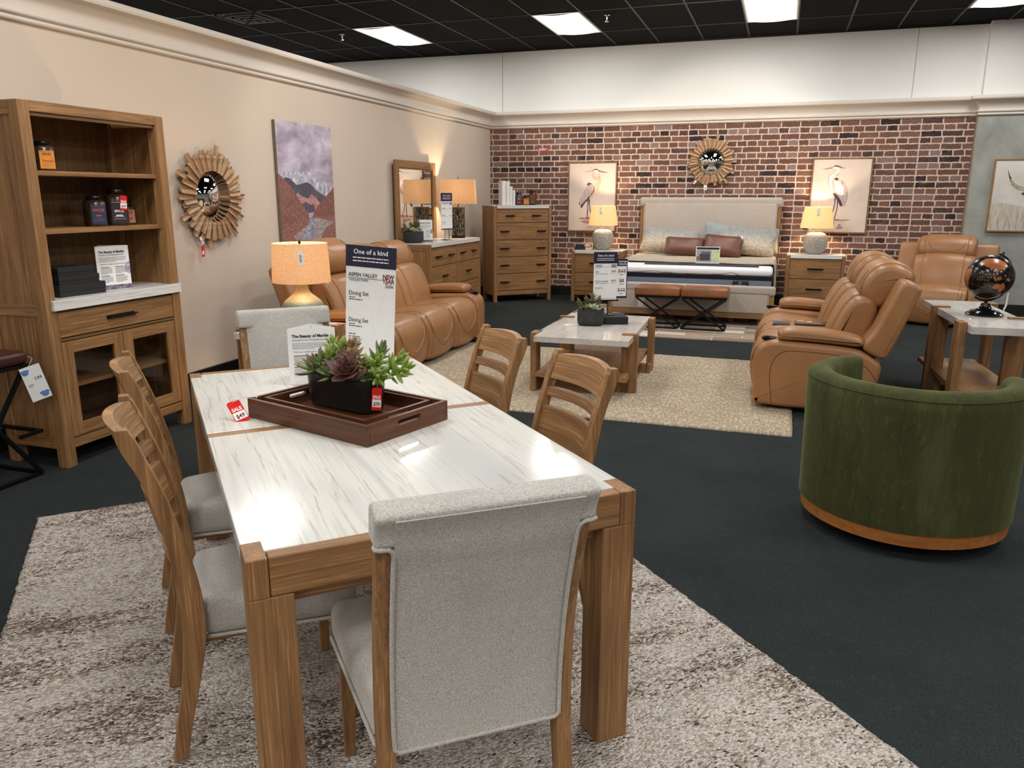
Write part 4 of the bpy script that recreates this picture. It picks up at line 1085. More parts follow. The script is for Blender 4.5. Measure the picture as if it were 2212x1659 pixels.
layers = [(SKYM, [(-1, 1), (1, 1), (1, -1), (-1, -1)]),
 (SNOWM, [(-1, .30), (-.9, .33), (-.78, .36), (-.62, .35), (-.5, .40), (-.36, .37), (-.2, .34), (-.05, .38), (.1, .36), (.25, .30), (.4, .22), (.5, .26), (.62, .24), (.75, .20), (.85, .14), (1, .1), (1, -.1), (-1, -.1)]),
 (ROCKM, [(-1, .2), (-.75, .28), (-.6, .26), (-.4, .18), (-.2, .2), (-.05, .22), (.1, .2), (.3, .12), (.5, .06), (.65, .04), (.65, -.1), (-1, -.1)]),
 (PINKM, [(-.5, .02), (-.38, .08), (-.2, .02), (0, .0), (.12, .06), (.3, 0), (.42, -.06), (.4, -.2), (-.4, -.2)]),
 (ROCKM, [(-.25, -.08), (-.1, -.04), (.05, -.09), (.2, -.08), (.22, -.18), (-.1, -.2)]),
 (HILLM, [(-1, .32), (-.85, .27), (-.6, .16), (-.4, .02), (-.2, -.10), (-.02, -.22), (.0, -.30), (-.4, -.34), (-1, -.44)]),
 (HILL2, [(1, .16), (.85, .10), (.6, .0), (.35, -.10), (.18, -.20), (.1, -.27), (.5, -.26), (1, -.27)]),
 (BUSHM, [(-1, -.40), (-.5, -.32), (.0, -.27), (.5, -.25), (1, -.25), (1, -1), (-1, -1)]),
 (STONEM, [(.0, -.28), (.25, -.27), (.55, -.30), (.95, -.34), (.6, -.42), (.4, -.55), (.45, -.7), (.1, -.9), (.0, -1), (-.5, -1), (-.45, -.75), (-.6, -.5), (-.3, -.42), (-.05, -.36)]),
 (RIVM, [(.02, -.29), (.16, -.285), (.3, -.32), (.15, -.38), (.12, -.46), (.3, -.52), (.42, -.62), (.3, -.72), (.1, -.80), (-.02, -.92), (-.05, -1), (-.32, -1), (-.2, -.88), (-.25, -.76), (-.1, -.64), (-.3, -.55), (-.2, -.45), (-.02, -.38), (-.05, -.32)]),
 (BRUSHD, [(-.95, -.62), (-.7, -.52), (-.5, -.55), (-.45, -.68), (-.6, -.80), (-.85, -.78)]),
 (BRUSHD, [(-1, -.80), (-.8, -.72), (-.6, -.78), (-.5, -.95), (-.55, -1), (-1, -1)]),
 (BUSHM, [(.2, -1), (.3, -.85), (.5, -.72), (.8, -.66), (1, -.68), (1, -1)])]
bm = NB(); ms = []
for i, (m_, P) in enumerate(layers):
    ms.append(m_); prism(bm, [(x*pw/2, z*ph/2) for x, z in P], -.0302-.0003*(i+1), -.0300-.0003*i, 'y', mi=i)
part('picture', bm, ms, t)
# ================================================================== LEATHER RECLINING SEATS (local: front -y at y=0, back +y)
def grow(prof, d):
    P = [Vector(p) for p in prof]; n = len(P); A = sum(P[i].x*P[(i+1) % n].y-P[(i+1) % n].x*P[i].y for i in range(n)); s = 1 if A > 0 else -1; out = []
    for i in range(n):
        t = (P[(i+1) % n]-P[i-1]).normalized(); out.append((P[i].x+t.y*s*d, P[i].y-t.x*s*d))
    return out
ARM = [(.07, .03), (.005, .08), (.00, .22), (.00, .37), (.03, .46), (.12, .500), (.30, .497), (.50, .487), (.66, .470), (.76, .425), (.83, .355), (.81, .20), (.77, .03)]
PAD = [(.17, .508), (.145, .54), (.165, .577), (.26, .592), (.50, .578), (.65, .555), (.705, .525), (.68, .488), (.5, .498), (.3, .506)]
SEAT = [(.05, .04), (.0, .10), (-.022, .24), (-.008, .36), (.045, .435), (.15, .468), (.30, .452), (.48, .43), (.62, .43), (.64, .30), (.60, .12), (.3, .04)]
BACK = [(.50, .40), (.505, .50), (.545, .63), (.60, .745), (.66, .80), (.76, .80), (.80, .70), (.76, .50), (.70, .40)]
SHELL = [(.70, .50), (.745, .445), (.835, .415), (.875, .46), (.95, .66), (1.02, .86), (1.01, .915), (.945, .945), (.895, .925), (.84, .80), (.77, .62)]
HEAD = [(.685, .86), (.715, .95), (.79, 1.02), (.885, 1.035), (.975, 1.0), (1.01, .94), (.96, .88), (.89, .80), (.82, .735), (.75, .735), (.70, .785)]
def yfront(prof, z):
    P = cr([Vector(p) for p in prof], 6); best = 9
    for a, b in zip(P, P[1:]+P[:1]):
        if (a.y-z)*(b.y-z) <= 0 and abs(a.y-b.y) > 1e-6: best = min(best, a.x+(b.x-a.x)*(z-a.y)/(b.y-a.y))
    return best
def reclining(name, label, cat, loc, rz, layout, armw, group, raised=None, shells=None):
    """layout: widths, negative = console"""
    t = thing(name, label, cat, loc, rz, group)
    tot = sum(abs(w) for w in layout)+2*armw; x = -tot/2
    for s, (a, b) in ((-1, (-tot/2, -tot/2+armw)), (1, (tot/2-armw, tot/2))):
        bm = NB(); softex(bm, ARM, a, b, .035, .035, 4, n=4, crown=.004); ar = part('arm', bm, TAN, t, smooth=60)
        bm = NB(); xs = b-.0005 if s > 0 else a+.0005
        op = cr([(xs, .135, .05), (xs, .11, .22), (xs, .115, .33), (xs, .155, .405), (xs, .24, .437), (xs, .50, .430), (xs, .64, .408), (xs, .74, .35), (xs, .80, .27)], 5, False)
        tube(bm, [Vector((p[0]-s*.000, p[1], p[2])) for p in op], .0026, 6); part('welt', bm, SEAM, ar, smooth=60)
        bm = NB(); sp = [(a+.012, .015, .30), (a+.012, .03, .42), (a+.02, .10, .497), (a+.02, .14, .504)]
        bm2 = bm; tube(bm2, cr([(a+.03 if s > 0 else b-.03, .0, .10), (a+.03 if s > 0 else b-.03, -.004, .33), (a+.03 if s > 0 else b-.03, .03, .462), (a+.03 if s > 0 else b-.03, .10, .4985)], 5, False), .0022, 5); part('welt', bm2, PIPE, ar)
        bm = NB(); softex(bm, PAD, a+.022, b-.005, .035, .028, 4, n=4, crown=.006); pd = part('arm_pad', bm, TAN, t, smooth=60)
        bm = NB(); m_ = (a+b)/2; lathe(bm, [(.001, .484), (.038, .484), (.038, .503), (.052, .508), (.052, .500), (.050, .49)], 28, T(m_, .085, 0.002), cap=False); part('cup_holder', bm, BLACKM, t, smooth=40)
        if s > 0 or True:
            bm = NB(); rbox(bm, xs-.006, xs+.006, .40, .53, .335, .365, .012, 6); q = part('control_panel', bm, BLACKP, t, smooth=60)
            bm = NB()
            for k in range(6): box(bm, xs-.008, xs+.008, .43+.014*k, .436+.014*k, .347, .353)
            part('button', bm, CHROME, q)
    x = -tot/2+armw; idx = 0; centers = []
    for w in layout:
        aw = abs(w); c = x+aw/2
        if w < 0:
            bm = NB(); softex(bm, [(.06, .04), (.0, .10), (-.01, .25), (.0, .38), (.05, .45), (.14, .475), (.3, .478), (.6, .478), (.66, .40), (.6, .06)], x+.003, x+aw-.003, .02, .02, 4, n=3); cn = part('console', bm, TAN, t, smooth=60)
            bm = NB(); box(bm, c-.075, c+.075, .10, .235, .470, .487); box(bm, c-.062, c+.062, .112, .222, .487, .489); part('charging_panel', bm, plain('slate_plastic', (58, 60, 66), .3), cn, bev=.003)
            bm = NB(); box(bm, c-.082, c+.082, .27, .66, .470, .498); part('storage_tray', bm, plain('dark_wood_tray', (52, 32, 24), .35), cn, bev=.003)
            bm = NB(); box(bm, c-.055, c-.010, .285, .345, .498, .502); box(bm, c-.03, c+.03, .36, .40, .498, .503); part('tray_insert', bm, plain('pale_inlay', (190, 160, 112), .5), cn)
        else:
            bm = NB(); softex(bm, SEAT, x+.003, x+aw-.003, .035, .03, 4, n=6, crown=.012); st = part('seat', bm, TAN, t, smooth=60)
            bm = NB(); softex(bm, grow(SEAT, .011), c-aw*.37, c+aw*.37, .010, .012, 4, n=6, crown=.012); part('seat_panel', bm, TAN, st, smooth=60)
            bm = NB(); bw = aw*.40
            def U(bw, zb, off, rr, mt):
                bm = NB(); pts = []
                for k in range(25):
                    a_ = PI*k/24; z = .445-(.445-zb)*math.sin(a_)**.75; xx = c-bw*math.cos(a_)*(.62+.38*(1-math.sin(a_)**2)) ; pts.append((xx, yfront(grow(SEAT, .009+.012*(1-(min(1, abs(xx-c)/(aw*.36)))**2)), min(z, .44))-off, z))
                tube(bm, pts, rr, 6); part('welt', bm, mt, st, smooth=60)
            U(aw*.42, .14, .0005, .0025, SEAM); U(aw*.36, .19, .0015, .0022, PIPE)
            bm = NB(); softex(bm, BACK, x+.01, x+aw-.01, .05, .05, 4, n=6, crown=.014); bk = part('back_cushion', bm, TAN, t, smooth=60)
            bm = NB(); softex(bm, grow(BACK, .018), c-aw*.32, c+aw*.32, .010, .020, 4, n=6, crown=.012); part('back_panel', bm, TAN, bk, smooth=60)
            M = None
            if raised == idx: M = T(0, -.0, .085) @ T(0, .85, .9) @ RX(-24) @ T(0, -.85, -.9)
            bm = NB(); softex(bm, HEAD, x+.03, x+aw-.03, .055, .045, 4, n=6, crown=.006); hd = part('headrest', bm, TAN, t, smooth=60, M=M)
            bm = NB(); softex(bm, grow(HEAD, .014), c-aw*.34, c+aw*.34, .010, .016, 4, n=6, crown=.006); part('headrest_band', bm, TAN, hd, smooth=60)
            bm = NB(); pts = []
            for k in range(21):
                a_ = PI*k/20; xx = c-aw*.29*math.cos(a_); z = .985-.135*math.sin(a_)**.8; pts.append((xx, yfront(grow(HEAD, .016), z)-.001, z))
            tube(bm, pts, .0022, 6); part('welt', bm, SEAM, hd, smooth=60)
            if raised == idx:
                bm = NB()
                for q in (-.13, .13): lathe(bm, [(.001, 0), (.030, 0), (.034, .004), (.034, .010), (.001, .010)], 24, T(c+q, .715, .80) @ RX(70))
                part('speaker_button', bm, CHROME, hd, smooth=40)
            idx += 1
        x += aw
    ns = shells or len([w for w in layout if w > 0])
    for k in range(ns):
        a = -tot/2+.004+(tot-.008)*k/ns; b = -tot/2+.004+(tot-.008)*(k+1)/ns
        bm = NB(); softex(bm, SHELL, a+.001, b-.001, .03, .03, 4, n=5); sh = part('back_shell', bm, TAN, t, smooth=60)
        for xs in ((a, -1), (b, 1)):
            bm = NB(); tube(bm, cr([(xs[0]+xs[1]*-.004, .80, .46), (xs[0]+xs[1]*-.004, .87, .66), (xs[0]+xs[1]*-.004, .93, .88), (xs[0]+xs[1]*-.004, .955, .915)], 6, False), .0018, 5); part('welt', bm, PIPE, sh)
    bm = NB(); box(bm, -tot/2+.05, tot/2-.05, .10, .74, .012, .055); box(bm, -tot/2+.05, tot/2-.05, .60, .79, .06, .43); part('base', bm, DKVOID, t)
    bm = NB()
    for sx in (-1, 1):
        for y in (.16, .70): box(bm, sx*(tot/2-.15)-.02, sx*(tot/2-.15)+.02, y-.02, y+.02, 0, .02)
    part('foot', bm, BLACKP, t)
    return t
reclining('sofa', 'three-seat caramel leather reclining sofa along the beige wall', 'sofa', (-2.945, 6.575, 0.0185), 90, [.62, .62, .62], .245, 'caramel leather seating', raised=0)
reclining('loveseat', 'caramel leather reclining loveseat with centre console, seen from its side', 'loveseat', (-.105, 6.71, 0.0185), -90, [.58, -.32, .58], .25, 'caramel leather seating')
reclining('recliner_armchair', 'single caramel leather recliner by the grey wall, behind the loveseat', 'armchair', (1.775, 10.33, 0), -16, [.70], .21, 'caramel leather seating')

# ================================================================== PINWHEEL TABLES
def ptable(name, label, x0, x1, y0, y1, h, group, mt, th=.045, L=.125, tk=.05, shelfz=.165, inset=.24, mx=.03, z0=0.0, floorbeam=True, rz=0, cut=False):
    """x0..x1, y0..y1: marble extent; slab legs turn round the corners"""
    cx, cy = (x0+x1)/2, (y0+y1)/2
    t = thing(name, label, 'table', (cx, cy, z0), rz, group); X, Y = (x1-x0)/2, (y1-y0)/2
    bm = NB(); P = [(-X, -Y), (X, -Y), (X, -Y+inset-.001), (X-L*.72, -Y+inset-.001), (X-L*.72, -Y+inset+tk+.001), (X, -Y+inset+tk+.001), (X, Y), (-X, Y), (-X, Y-inset+.001), (-X+L*.72, Y-inset+.001), (-X+L*.72, Y-inset-tk-.001), (-X, Y-inset-tk-.001)]
    prism(bm, P, h-th, h, 'z'); part('marble_top', bm, mt, t, bev=.002)
    legs = [(-X-tk-.001, -X-.001, -Y+.09, -Y+.09+L), (X-L*.72, X+L*.28, -Y+inset, -Y+inset+tk), (X+.001, X+tk+.001, Y-.09-L, Y-.09), (-X-L*.28, -X+L*.72, Y-inset-tk, Y-inset)]
    for a in legs:
        bm = NB(); wbox(bm, *a, 0, h+.012); part('leg', bm, OAK, t, bev=.002)
    bm = NB(); P2 = [(p[0]*.97, p[1]*.97) for p in P]
    prism(bm, P2, shelfz-.035, shelfz, 'z', mi=0); part('shelf', bm, [OAK[1]], t, bev=.002)
    if floorbeam:
        bm = NB(); wbox(bm, -X-.02, X-L*.2, -Y+.24, -Y+.30, 0, .075); wbox(bm, -X-.045, -X-.005, -Y+.09+L, -Y+.30, 0, .075)
        wbox(bm, -X+L*.2, X+.02, Y-.30, Y-.24, 0, .075); wbox(bm, X+.005, X+.045, Y-.30, Y-.09-L, 0, .075)
        part('floor_stretcher', bm, OAK, t, bev=.002)
    return t
ptable('coffee_table', 'low marble-topped oak coffee table on the tan rug', -1.755, -1.022, 5.62, 6.90, .453, 'marble-topped pinwheel tables', MARBG, z0=0.0175, rz=1.5)
ptable('side_table', 'marble-topped oak side table bearing the globe, at the right edge', 1.175, 1.60, 5.63, 7.02, .705, 'marble-topped pinwheel tables', MARBG, th=.05, L=.125, tk=.052, shelfz=.24, inset=.42, rz=3, cut=True)
ptable('end_table', 'marble-topped oak end table under the lit drum lamp, left of the sofa', -3.60, -3.09, 4.47, 5.12, .575, 'marble-topped pinwheel tables', MARBG, L=.11, inset=.20, shelfz=.17)

# ================================================================== GREEN BARREL CHAIR
t = thing('barrel_chair', 'round green velvet swivel chair with an amber wood base, seen from behind', 'armchair', (.635, 3.85, 0), -6)
bm = NB()
A0, A1 = math.radians(-226), math.radians(9)       # the opening faces +y
NA = 56; TH = .105
def sect(f):
    """outer, over the top, inner; (radius offset, z)"""
    zt = .745
    return [(.0, .125), (.002, .30), (.006, .50), (.010, .66), (.006, zt-.035), (-.010, zt-.012), (-.035, zt), (-.065, zt-.001), (-.090, zt-.012), (-.102, zt-.035), (-.104, .62), (-.106, .48), (-.108, .30), (-.108, .125)]
vs = []; sc = sect(0); m = len(sc)
R0 = .440
stations = []
for i in range(NA+1): stations.append((A0+(A1-A0)*i/NA, 0.0))
caps = [.35, .62, .82, .95, 1.0]
full = [(A0-TH*.5*math.sin(PI/2*c)/R0, 1-math.cos(PI/2*c)) for c in reversed(caps)] + stations + [(A1+TH*.5*math.sin(PI/2*c)/R0, 1-math.cos(PI/2*c)) for c in caps]
for a, k in full:
    for (o, z) in sc:
        mid = -.053; oo = mid+(o-mid)*(1-k*.98); zz_ = z-(k**1.5)*.05*(z > .6)
        rr = R0+oo; e = 1.0 + .03*math.cos(2*(a))
        vs.append((rr*math.cos(a)*e, rr*math.sin(a)*.98, zz_))
n = len(full); fs = [(i*m+j, i*m+j+1, (i+1)*m+j+1, (i+1)*m+j) for i in range(n-1) for j in range(m-1)] + [tuple(range(m)), tuple(reversed(range((n-1)*m, n*m)))] + [(i*m, (i+1)*m, (i+1)*m+m-1, i*m+m-1) for i in range(n-1)]
addgeo(bm, vs, fs, None, 0, True)
sh = part('shell', bm, VELVET, t, smooth=70)
bm = NB(); pts = []
for i in range(NA+1):
    a = A0+(A1-A0)*i/NA; e = 1.0+.03*math.cos(2*a); rr = R0+.0055; pts.append((rr*math.cos(a)*e, rr*math.sin(a)*.98, .710))
tube(bm, pts, .0032, 6); part('piping', bm, VELVET, sh, smooth=60)
bm = NB(); rr = .328
outs = []
for z, q in ((.13, 1), (.40, 1), (.43, .99), (.455, .95), (.468, .86), (.472, .6)):
    outs.append(([(rr*q*math.cos(2*PI*k/40)*1.02, rr*q*math.sin(2*PI*k/40)+(.03), ) for k in range(40)], z))
loftpot(bm, outs); part('seat_cushion', bm, VELVET, t, smooth=60)
bm = NB(); ring = lambda r, z: ([(r*math.cos(2*PI*k/64)*(1+.03*math.cos(4*PI*k/64)), r*math.sin(2*PI*k/64)*.98) for k in range(64)], z)
loftpot(bm, [ring(.422, .062), ring(.428, .064), ring(.433, .122), ring(.424, .1245)]); part('wood_base', bm, AMBER[0], t, smooth=40)
bm = NB(); lathe(bm, [(.001, 0), (.30, 0), (.30, .02), (.22, .03), (.22, .0615), (.001, .0615)], 40); part('swivel_plate', bm, BLACKM, t, smooth=40)

# ================================================================== GLOBE
t = thing('globe', 'black and orange desk globe standing on the marble side table', 'globe', (1.405, 6.22, .7055), 0)
GR = .152; gz = .268
bm = NB(); lathe(bm, [(.001, 0), (.118, 0), (.120, .010), (.110, .018), (.100, .020), (.092, .030), (.062, .038), (.042, .050), (.030, .070), (.028, .084), (.010, .087), (.010, .104), (.001, .104)], 40); part('base', bm, plain('glossy_black', (14, 14, 15), .15), t, smooth=35)
AX = RZ(20) @ RY(24)
bm = NB()
pts = [tuple(T(0, 0, gz) @ AX @ Vector(((GR+.012)*math.sin(a), 0, (GR+.012)*math.cos(a)))) for a in [PI*k/24 for k in range(-1, 26)]]
tube(bm, pts, .007, 8); lathe(bm, [(.001, 0), (.012, 0), (.008, .02), (.004, .03), (.001, .03)], 14, T(0, 0, gz) @ AX @ T(0, 0, GR+.006)); part('meridian_arm', bm, BLACKM, t, smooth=50)
def globemat():
    t = NT('black_ocean_print', .2, .4, coat=.15)
    a = t.noise(t.coord((1, 1, 1)), 9, 5, .7, .3); b = t.noise(t.coord((1, 1, 1), loc=(3, 3, 1)), 3.2, 4, .6)
    col = t.mix((18, 16, 15), (84, 70, 52), t.math('MULTIPLY', t.maprange(a, .60, .72, 0, 1), t.maprange(b, .5, .6, 0, 1)))
    t.color(col); return t.m
bm = NB(); bmesh.ops.create_uvsphere(bm, u_segments=64, v_segments=40, radius=GR)
for f in bm.faces: f.smooth = True
bmesh.ops.transform(bm, matrix=T(0, 0, gz) @ AX, verts=bm.verts[:]); gs = part('sphere', bm, globemat(), t)
ORG = leather('orange_land_print', (184, 108, 62), .22, 0.0, .35)
bm = NB()
def patch(outline, c):
    """land outline in degrees (u right, v up) as seen around the view centre c"""
    cl, cb = c; N = len(outline); m = 6; vs = []
    cu = sum(p[0] for p in outline)/N; cv = sum(p[1] for p in outline)/N
    def S_(u, v):
        lo, la = math.radians(cl+u), math.radians(cb+v); r = GR*1.004
        return (r*math.cos(la)*math.cos(lo), r*math.cos(la)*math.sin(lo), gz+r*math.sin(la))
    O = [tuple(p) for p in cr([Vector(p) for p in outline], 3)]; N = len(O)
    for j in range(1, m+1):
        for p in O: vs.append(S_(cu+(p[0]-cu)*j/m, cv+(p[1]-cv)*j/m))
    vs.append(S_(cu, cv)); fs = [((j-1)*N+i, (j-1)*N+(i+1) % N, j*N+(i+1) % N, j*N+i) for j in range(1, m) for i in range(N)] + [(len(vs)-1, (i+1) % N, i) for i in range(N)]
    addgeo(bm, vs, fs, None, 0, True)
C0 = (-105, -2)
patch([(14, -16), (22, -10), (32, -12), (36, -8), (44, -16), (46, -26), (38, -34), (30, -32), (28, -24), (20, -26), (12, -22)], C0)
patch([(-12, 34), (0, 30), (4, 22), (10, 30), (16, 22), (18, 12), (24, 24), (34, 30), (38, 24), (44, 34), (50, 46), (30, 58), (0, 62), (-26, 58), (-34, 46), (-20, 40)], C0)
patch([(18, 4), (24, 8), (30, 6), (28, 0), (20, -1)], C0); patch([(12, 10), (15, 6), (19, -2), (16, -3), (11, 5)], C0); patch([(42, 2), (50, 4), (56, -2), (50, -4)], C0); patch([(36, 10), (40, 14), (41, 8)], C0)
patch([(-70, 20), (-50, 24), (-46, 10), (-56, -20), (-62, -26), (-72, 0)], C0); patch([(56, -34), (60, -30), (61, -38)], C0)
part('land_print', bm, ORG, gs, recalc=True)
bm = NB()
for la in (-40, -20, 0, 20, 40):
    r = GR*1.003; tube(bm, [tuple(T(0, 0, gz) @ AX @ Vector((r*math.cos(math.radians(la))*math.cos(a), r*math.cos(math.radians(la))*math.sin(a), r*math.sin(math.radians(la))))) for a in [2*PI*k/60 for k in range(60)]], .0005, 4, True)
for lo in range(0, 180, 20):
    r = GR*1.003; tube(bm, [tuple(T(0, 0, gz) @ AX @ RZ(lo) @ Vector((r*math.cos(a), 0, r*math.sin(a)))) for a in [2*PI*k/60 for k in range(60)]], .0005, 4, True)
part('grid_lines', bm, plain('map_line', (120, 96, 60), .4), gs)
bm = NB()
for i, s_ in enumerate(('INDIAN', 'OCEAN')):
    for j, ch_ in enumerate(s_):
        lo, la = math.radians(C0[0]-26+6*j), math.radians(2-7*i)
        n_ = Vector((math.cos(la)*math.cos(lo), math.cos(la)*math.sin(lo), math.sin(la)))
        M = Matrix.Translation(Vector((0, 0, gz))+n_*GR*1.004) @ RZ(math.degrees(lo)+90) @ RX(90-math.degrees(la)*1)
        text(bm, ch_, .012, M, depth=.0002)
part('lettering', bm, plain('tan_ink', (190, 160, 110), .5), gs)
bm = NB(); prism(bm, [(0, 0), (.012, 0), (.010, -.09), (-.006, -.13), (-.014, -.12), (-.002, -.08)], -.0005, .0005, 'y'); part('price_tag', bm, WHITEP, t, M=T(.118, -.02, .165) @ RZ(20))

# ================================================================== BED
BX0, BX1 = -1.985, -.002; bc = (BX0+BX1)/2
t = thing('bed', 'king bed with beige upholstered headboard, footboard and oak frame', 'bed', (bc, 9.44, 0), 0); HW = (BX1-BX0)/2
yh = 2.17
for s in (-1, 1):
    bm = NB(); a = sorted((s*(HW-.012), s*(HW-.068))); wbox(bm, a[0], a[1], yh+.02, yh+.075, 0, 1.385); part('post', bm, OAK, t, bev=.003)
    bm = NB(); a = sorted((s*(HW-.010), s*(HW-.072))); wbox(bm, a[0], a[1], .015, .075, .05, .400); part('post', bm, OAK, t, bev=.003)
    bm = NB(); a = sorted((s*(HW-.025), s*(HW-.055))); wbox(bm, a[0], a[1], .08, yh, .14, .33); part('side_rail', bm, OAK, t, bev=.003)
bm = NB(); rbox(bm, -HW+.070, HW-.070, yh-.005, yh+.085, .30, 1.42, .02, 10); rbox(bm, -HW, HW, yh+.0, yh+.125, 1.385, 1.500, .035, 12); hb = part('headboard', bm, BEIGEF, t, smooth=60)
bm = NB()
for s in (-1, 1): tube(bm, [(s*(HW-.003), yh-.001, 1.395), (s*(HW-.055), yh-.004, 1.387), (s*(HW-.070), yh-.006, 1.365), (s*(HW-.070), yh-.006, .70)], .006, 8)
part('piping', bm, BEIGEF, hb, smooth=60)
bm = NB(); rbox(bm, -HW+.072, HW-.072, .010, .080, .175, .46, .02, 10); rbox(bm, -HW, HW, -.005, .085, .400, .497, .030, 12); fb = part('footboard', bm, BEIGEF, t, smooth=60)
bm = NB()
for s in (-1, 1): tube(bm, [(s*(HW-.003), -.002, .410), (s*(HW-.055), .004, .403), (s*(HW-.072), .008, .385), (s*(HW-.072), .008, .18)], .005, 8)
part('piping', bm, BEIGEF, fb, smooth=60)
bm = NB(); wbox(bm, -HW+.01, HW-.01, .008, .060, .115, .174); part('bottom_rail', bm, OAK, t, bev=.003)
bm = NB(); wbox(bm, -HW+.06, HW-.06, .10, yh-.02, .26, .30)
for x in (-.5, .5):
    for y in (.3, 1.2): box(bm, x-.03, x+.03, y-.03, y+.03, .024, .26, mi=2)
part('slat_base', bm, OAKD, t)
bm = NB(); box(bm, -.030, .030, .0065, .0085, -.04, .04); q = part('care_label', bm, WHITEP, t, M=T(-.565, .0, .245)); bm = NB(); greek(bm, -.02, -.01, .04, 3, .01, .004, .0058); part('lettering', bm, INKG, q)
# mattress
m0x, m1x = bc-.935, bc+.935; my0, my1 = 9.545, 11.585
t = thing('mattress', 'grey and navy mattress with white quilted pillow top in the king bed', 'mattress', (bc, my0, .3005), 0)
def quilt():
    t = NT('white_quilt', .8, .2, sheen=.2); v = t.n('ShaderNodeTexWave'); v.wave_type = 'RINGS'; v.inputs['Scale'].default_value = 2.2; v.inputs['Distortion'].default_value = 9; v.inputs['Detail'].default_value = 1.5; v.inputs['Detail Scale'].default_value = 1.2
    t.l(t.coord(), v.inputs[0]); t.color((232, 233, 236)); t.bump(t.maprange(v.outputs['Fac'], 0, .25, 0, 1), .5, .02); return t.m
KNIT = fabric('blue_grey_knit', (132, 140, 156), (104, 112, 128), 120, .1, .3, 20); NAVYF = fabric('navy_border_fabric', (40, 42, 54), (26, 28, 38), 90, .1)
bm = NB(); rbox(bm, -.935, .935, 0, 2.04, 0, .270, .02, 10); part('lower_border', bm, KNIT, t, smooth=60)
bm = NB(); rbox(bm, -.945, .945, -.010, 2.05, .255, .281, .012, 10); rbox(bm, -.950, .950, -.014, 2.055, .279, .304, .012, 10); part('navy_gusset', bm, NAVYF, t, smooth=60)
bm = NB(); rbox(bm, -.94, .94, -.010, 2.045, .299, .385, .045, 20, (0, 0, .004)); part('pillow_top', bm, quilt(), t, smooth=60)
bm = NB(); rbox(bm, .50, .68, -.022, -.002, .175, .245, .006, 6); q = part('brand_badge', bm, plain('navy_badge', (16, 22, 44), .35), t, 'navy badge with a round emblem', smooth=60)
bm = NB(); tube(bm, [(.590+.016*math.cos(a), -.0235, .222+.012*math.sin(a)) for a in [2*PI*k/20 for k in range(18)]], .0016, 5); tube(bm, [(.590+.008*math.cos(a), -.0235, .222+.006*math.sin(a)) for a in [2*PI*k/20 for k in range(14)]], .0016, 5); ptext(bm, 'perfectsleeper', .021, .59, .190, -.0235, align='CENTER'); part('lettering', bm, plain('cream_ink', (214, 204, 170), .5), q)
MT = .3005+.385
bm = NB(); rbox(bm, -.68, .69, -.085, .085, 0, .012, .006, 8); o = part('foot_protector', bm, plain('slate_vinyl', (52, 54, 58), .6), smooth=60); o.location = (bc+.085, 9.87, MT+.004); tag(o, 'dark grey foot protector strip lying across the mattress', 'mattress protector')
def coverm(name, rot=0, kind=0):
    t = NT(name, .9, .15, sheen=.2); sc = (1, 1, 1)
    a = t.noise(t.coord((.8, 14, .8) if kind == 0 else (3, 3, 12)), 1.0, 3, .6, .3); b = t.noise(t.coord((28, 28, 110)), 1.0, 3, .7)
    st = [(.3, (146, 142, 132)), (.45, (206, 180, 150)), (.55, (168, 164, 152)), (.68, (188, 174, 154)), (.8, (128, 134, 132))] if kind == 0 else [(.3, (150, 150, 146)), (.5, (198, 190, 174)), (.7, (212, 196, 170))]
    col = t.ramp(a, st)
    if kind:
        s_ = t.n('ShaderNodeSeparateXYZ'); t.l(t.coord(), s_.inputs[0]); w_ = t.noise(t.coord((1.5, 1.5, 40)), 1.0, 3, .6)
        col = t.ramp(t.maprange(t.math('ADD', s_.outputs['Z'], t.math('MULTIPLY', w_, .10)), -.12, .22, 0, 1), [(.0, (196, 178, 156)), (.4, (204, 190, 168)), (.6, (182, 178, 168)), (.8, (158, 158, 152)), (1, (146, 150, 148))])
    col = t.mix(col, (96, 98, 98), t.maprange(b, .48, .62, 0, .65 if kind else .35)); t.color(col); t.bump(b, .5, .01); return t.m
bm = NB(); N = 24; vs = []
prof_ = [(-.955, .40), (-.957, .52), (-.956, .64), (-.945, .685), (-.92, .705), (-.7, .7035), (0, .7045), (.7, .7035), (.92, .705), (.945, .685), (.958, .62), (.962, .50), (.966, .40), (.964, .36)]
r_ = random.Random(4)
prof_ = [(p.x, p.y) for p in cr([Vector(p) for p in prof_], 3, False)]
P = len(prof_)
for i in range(N+1):
    y = 10.03+(11.35-10.03)*i/N
    for (x, z) in prof_: vs.append((x+.006*math.sin(i*1.3+z*9)*(abs(x) > .94), y-(0.5*max(0, .68-z)*.25 if x > .9 else 0), z+.003*math.sin(i*.9+x*7)))
fs = [(i*P+j, i*P+j+1, (i+1)*P+j+1, (i+1)*P+j) for i in range(N) for j in range(P-1)]
addgeo(bm, vs, fs, None, 0, True); o = part('coverlet', bm, coverm('striped_coverlet'), recalc=True); o.location = (bc, 0, 0); sm = o.modifiers.new('thickness', 'SOLIDIFY'); sm.thickness = .010; sm.offset = 1
tag(o, 'striped tan and grey coverlet folded back over the head half of the mattress', 'blanket')
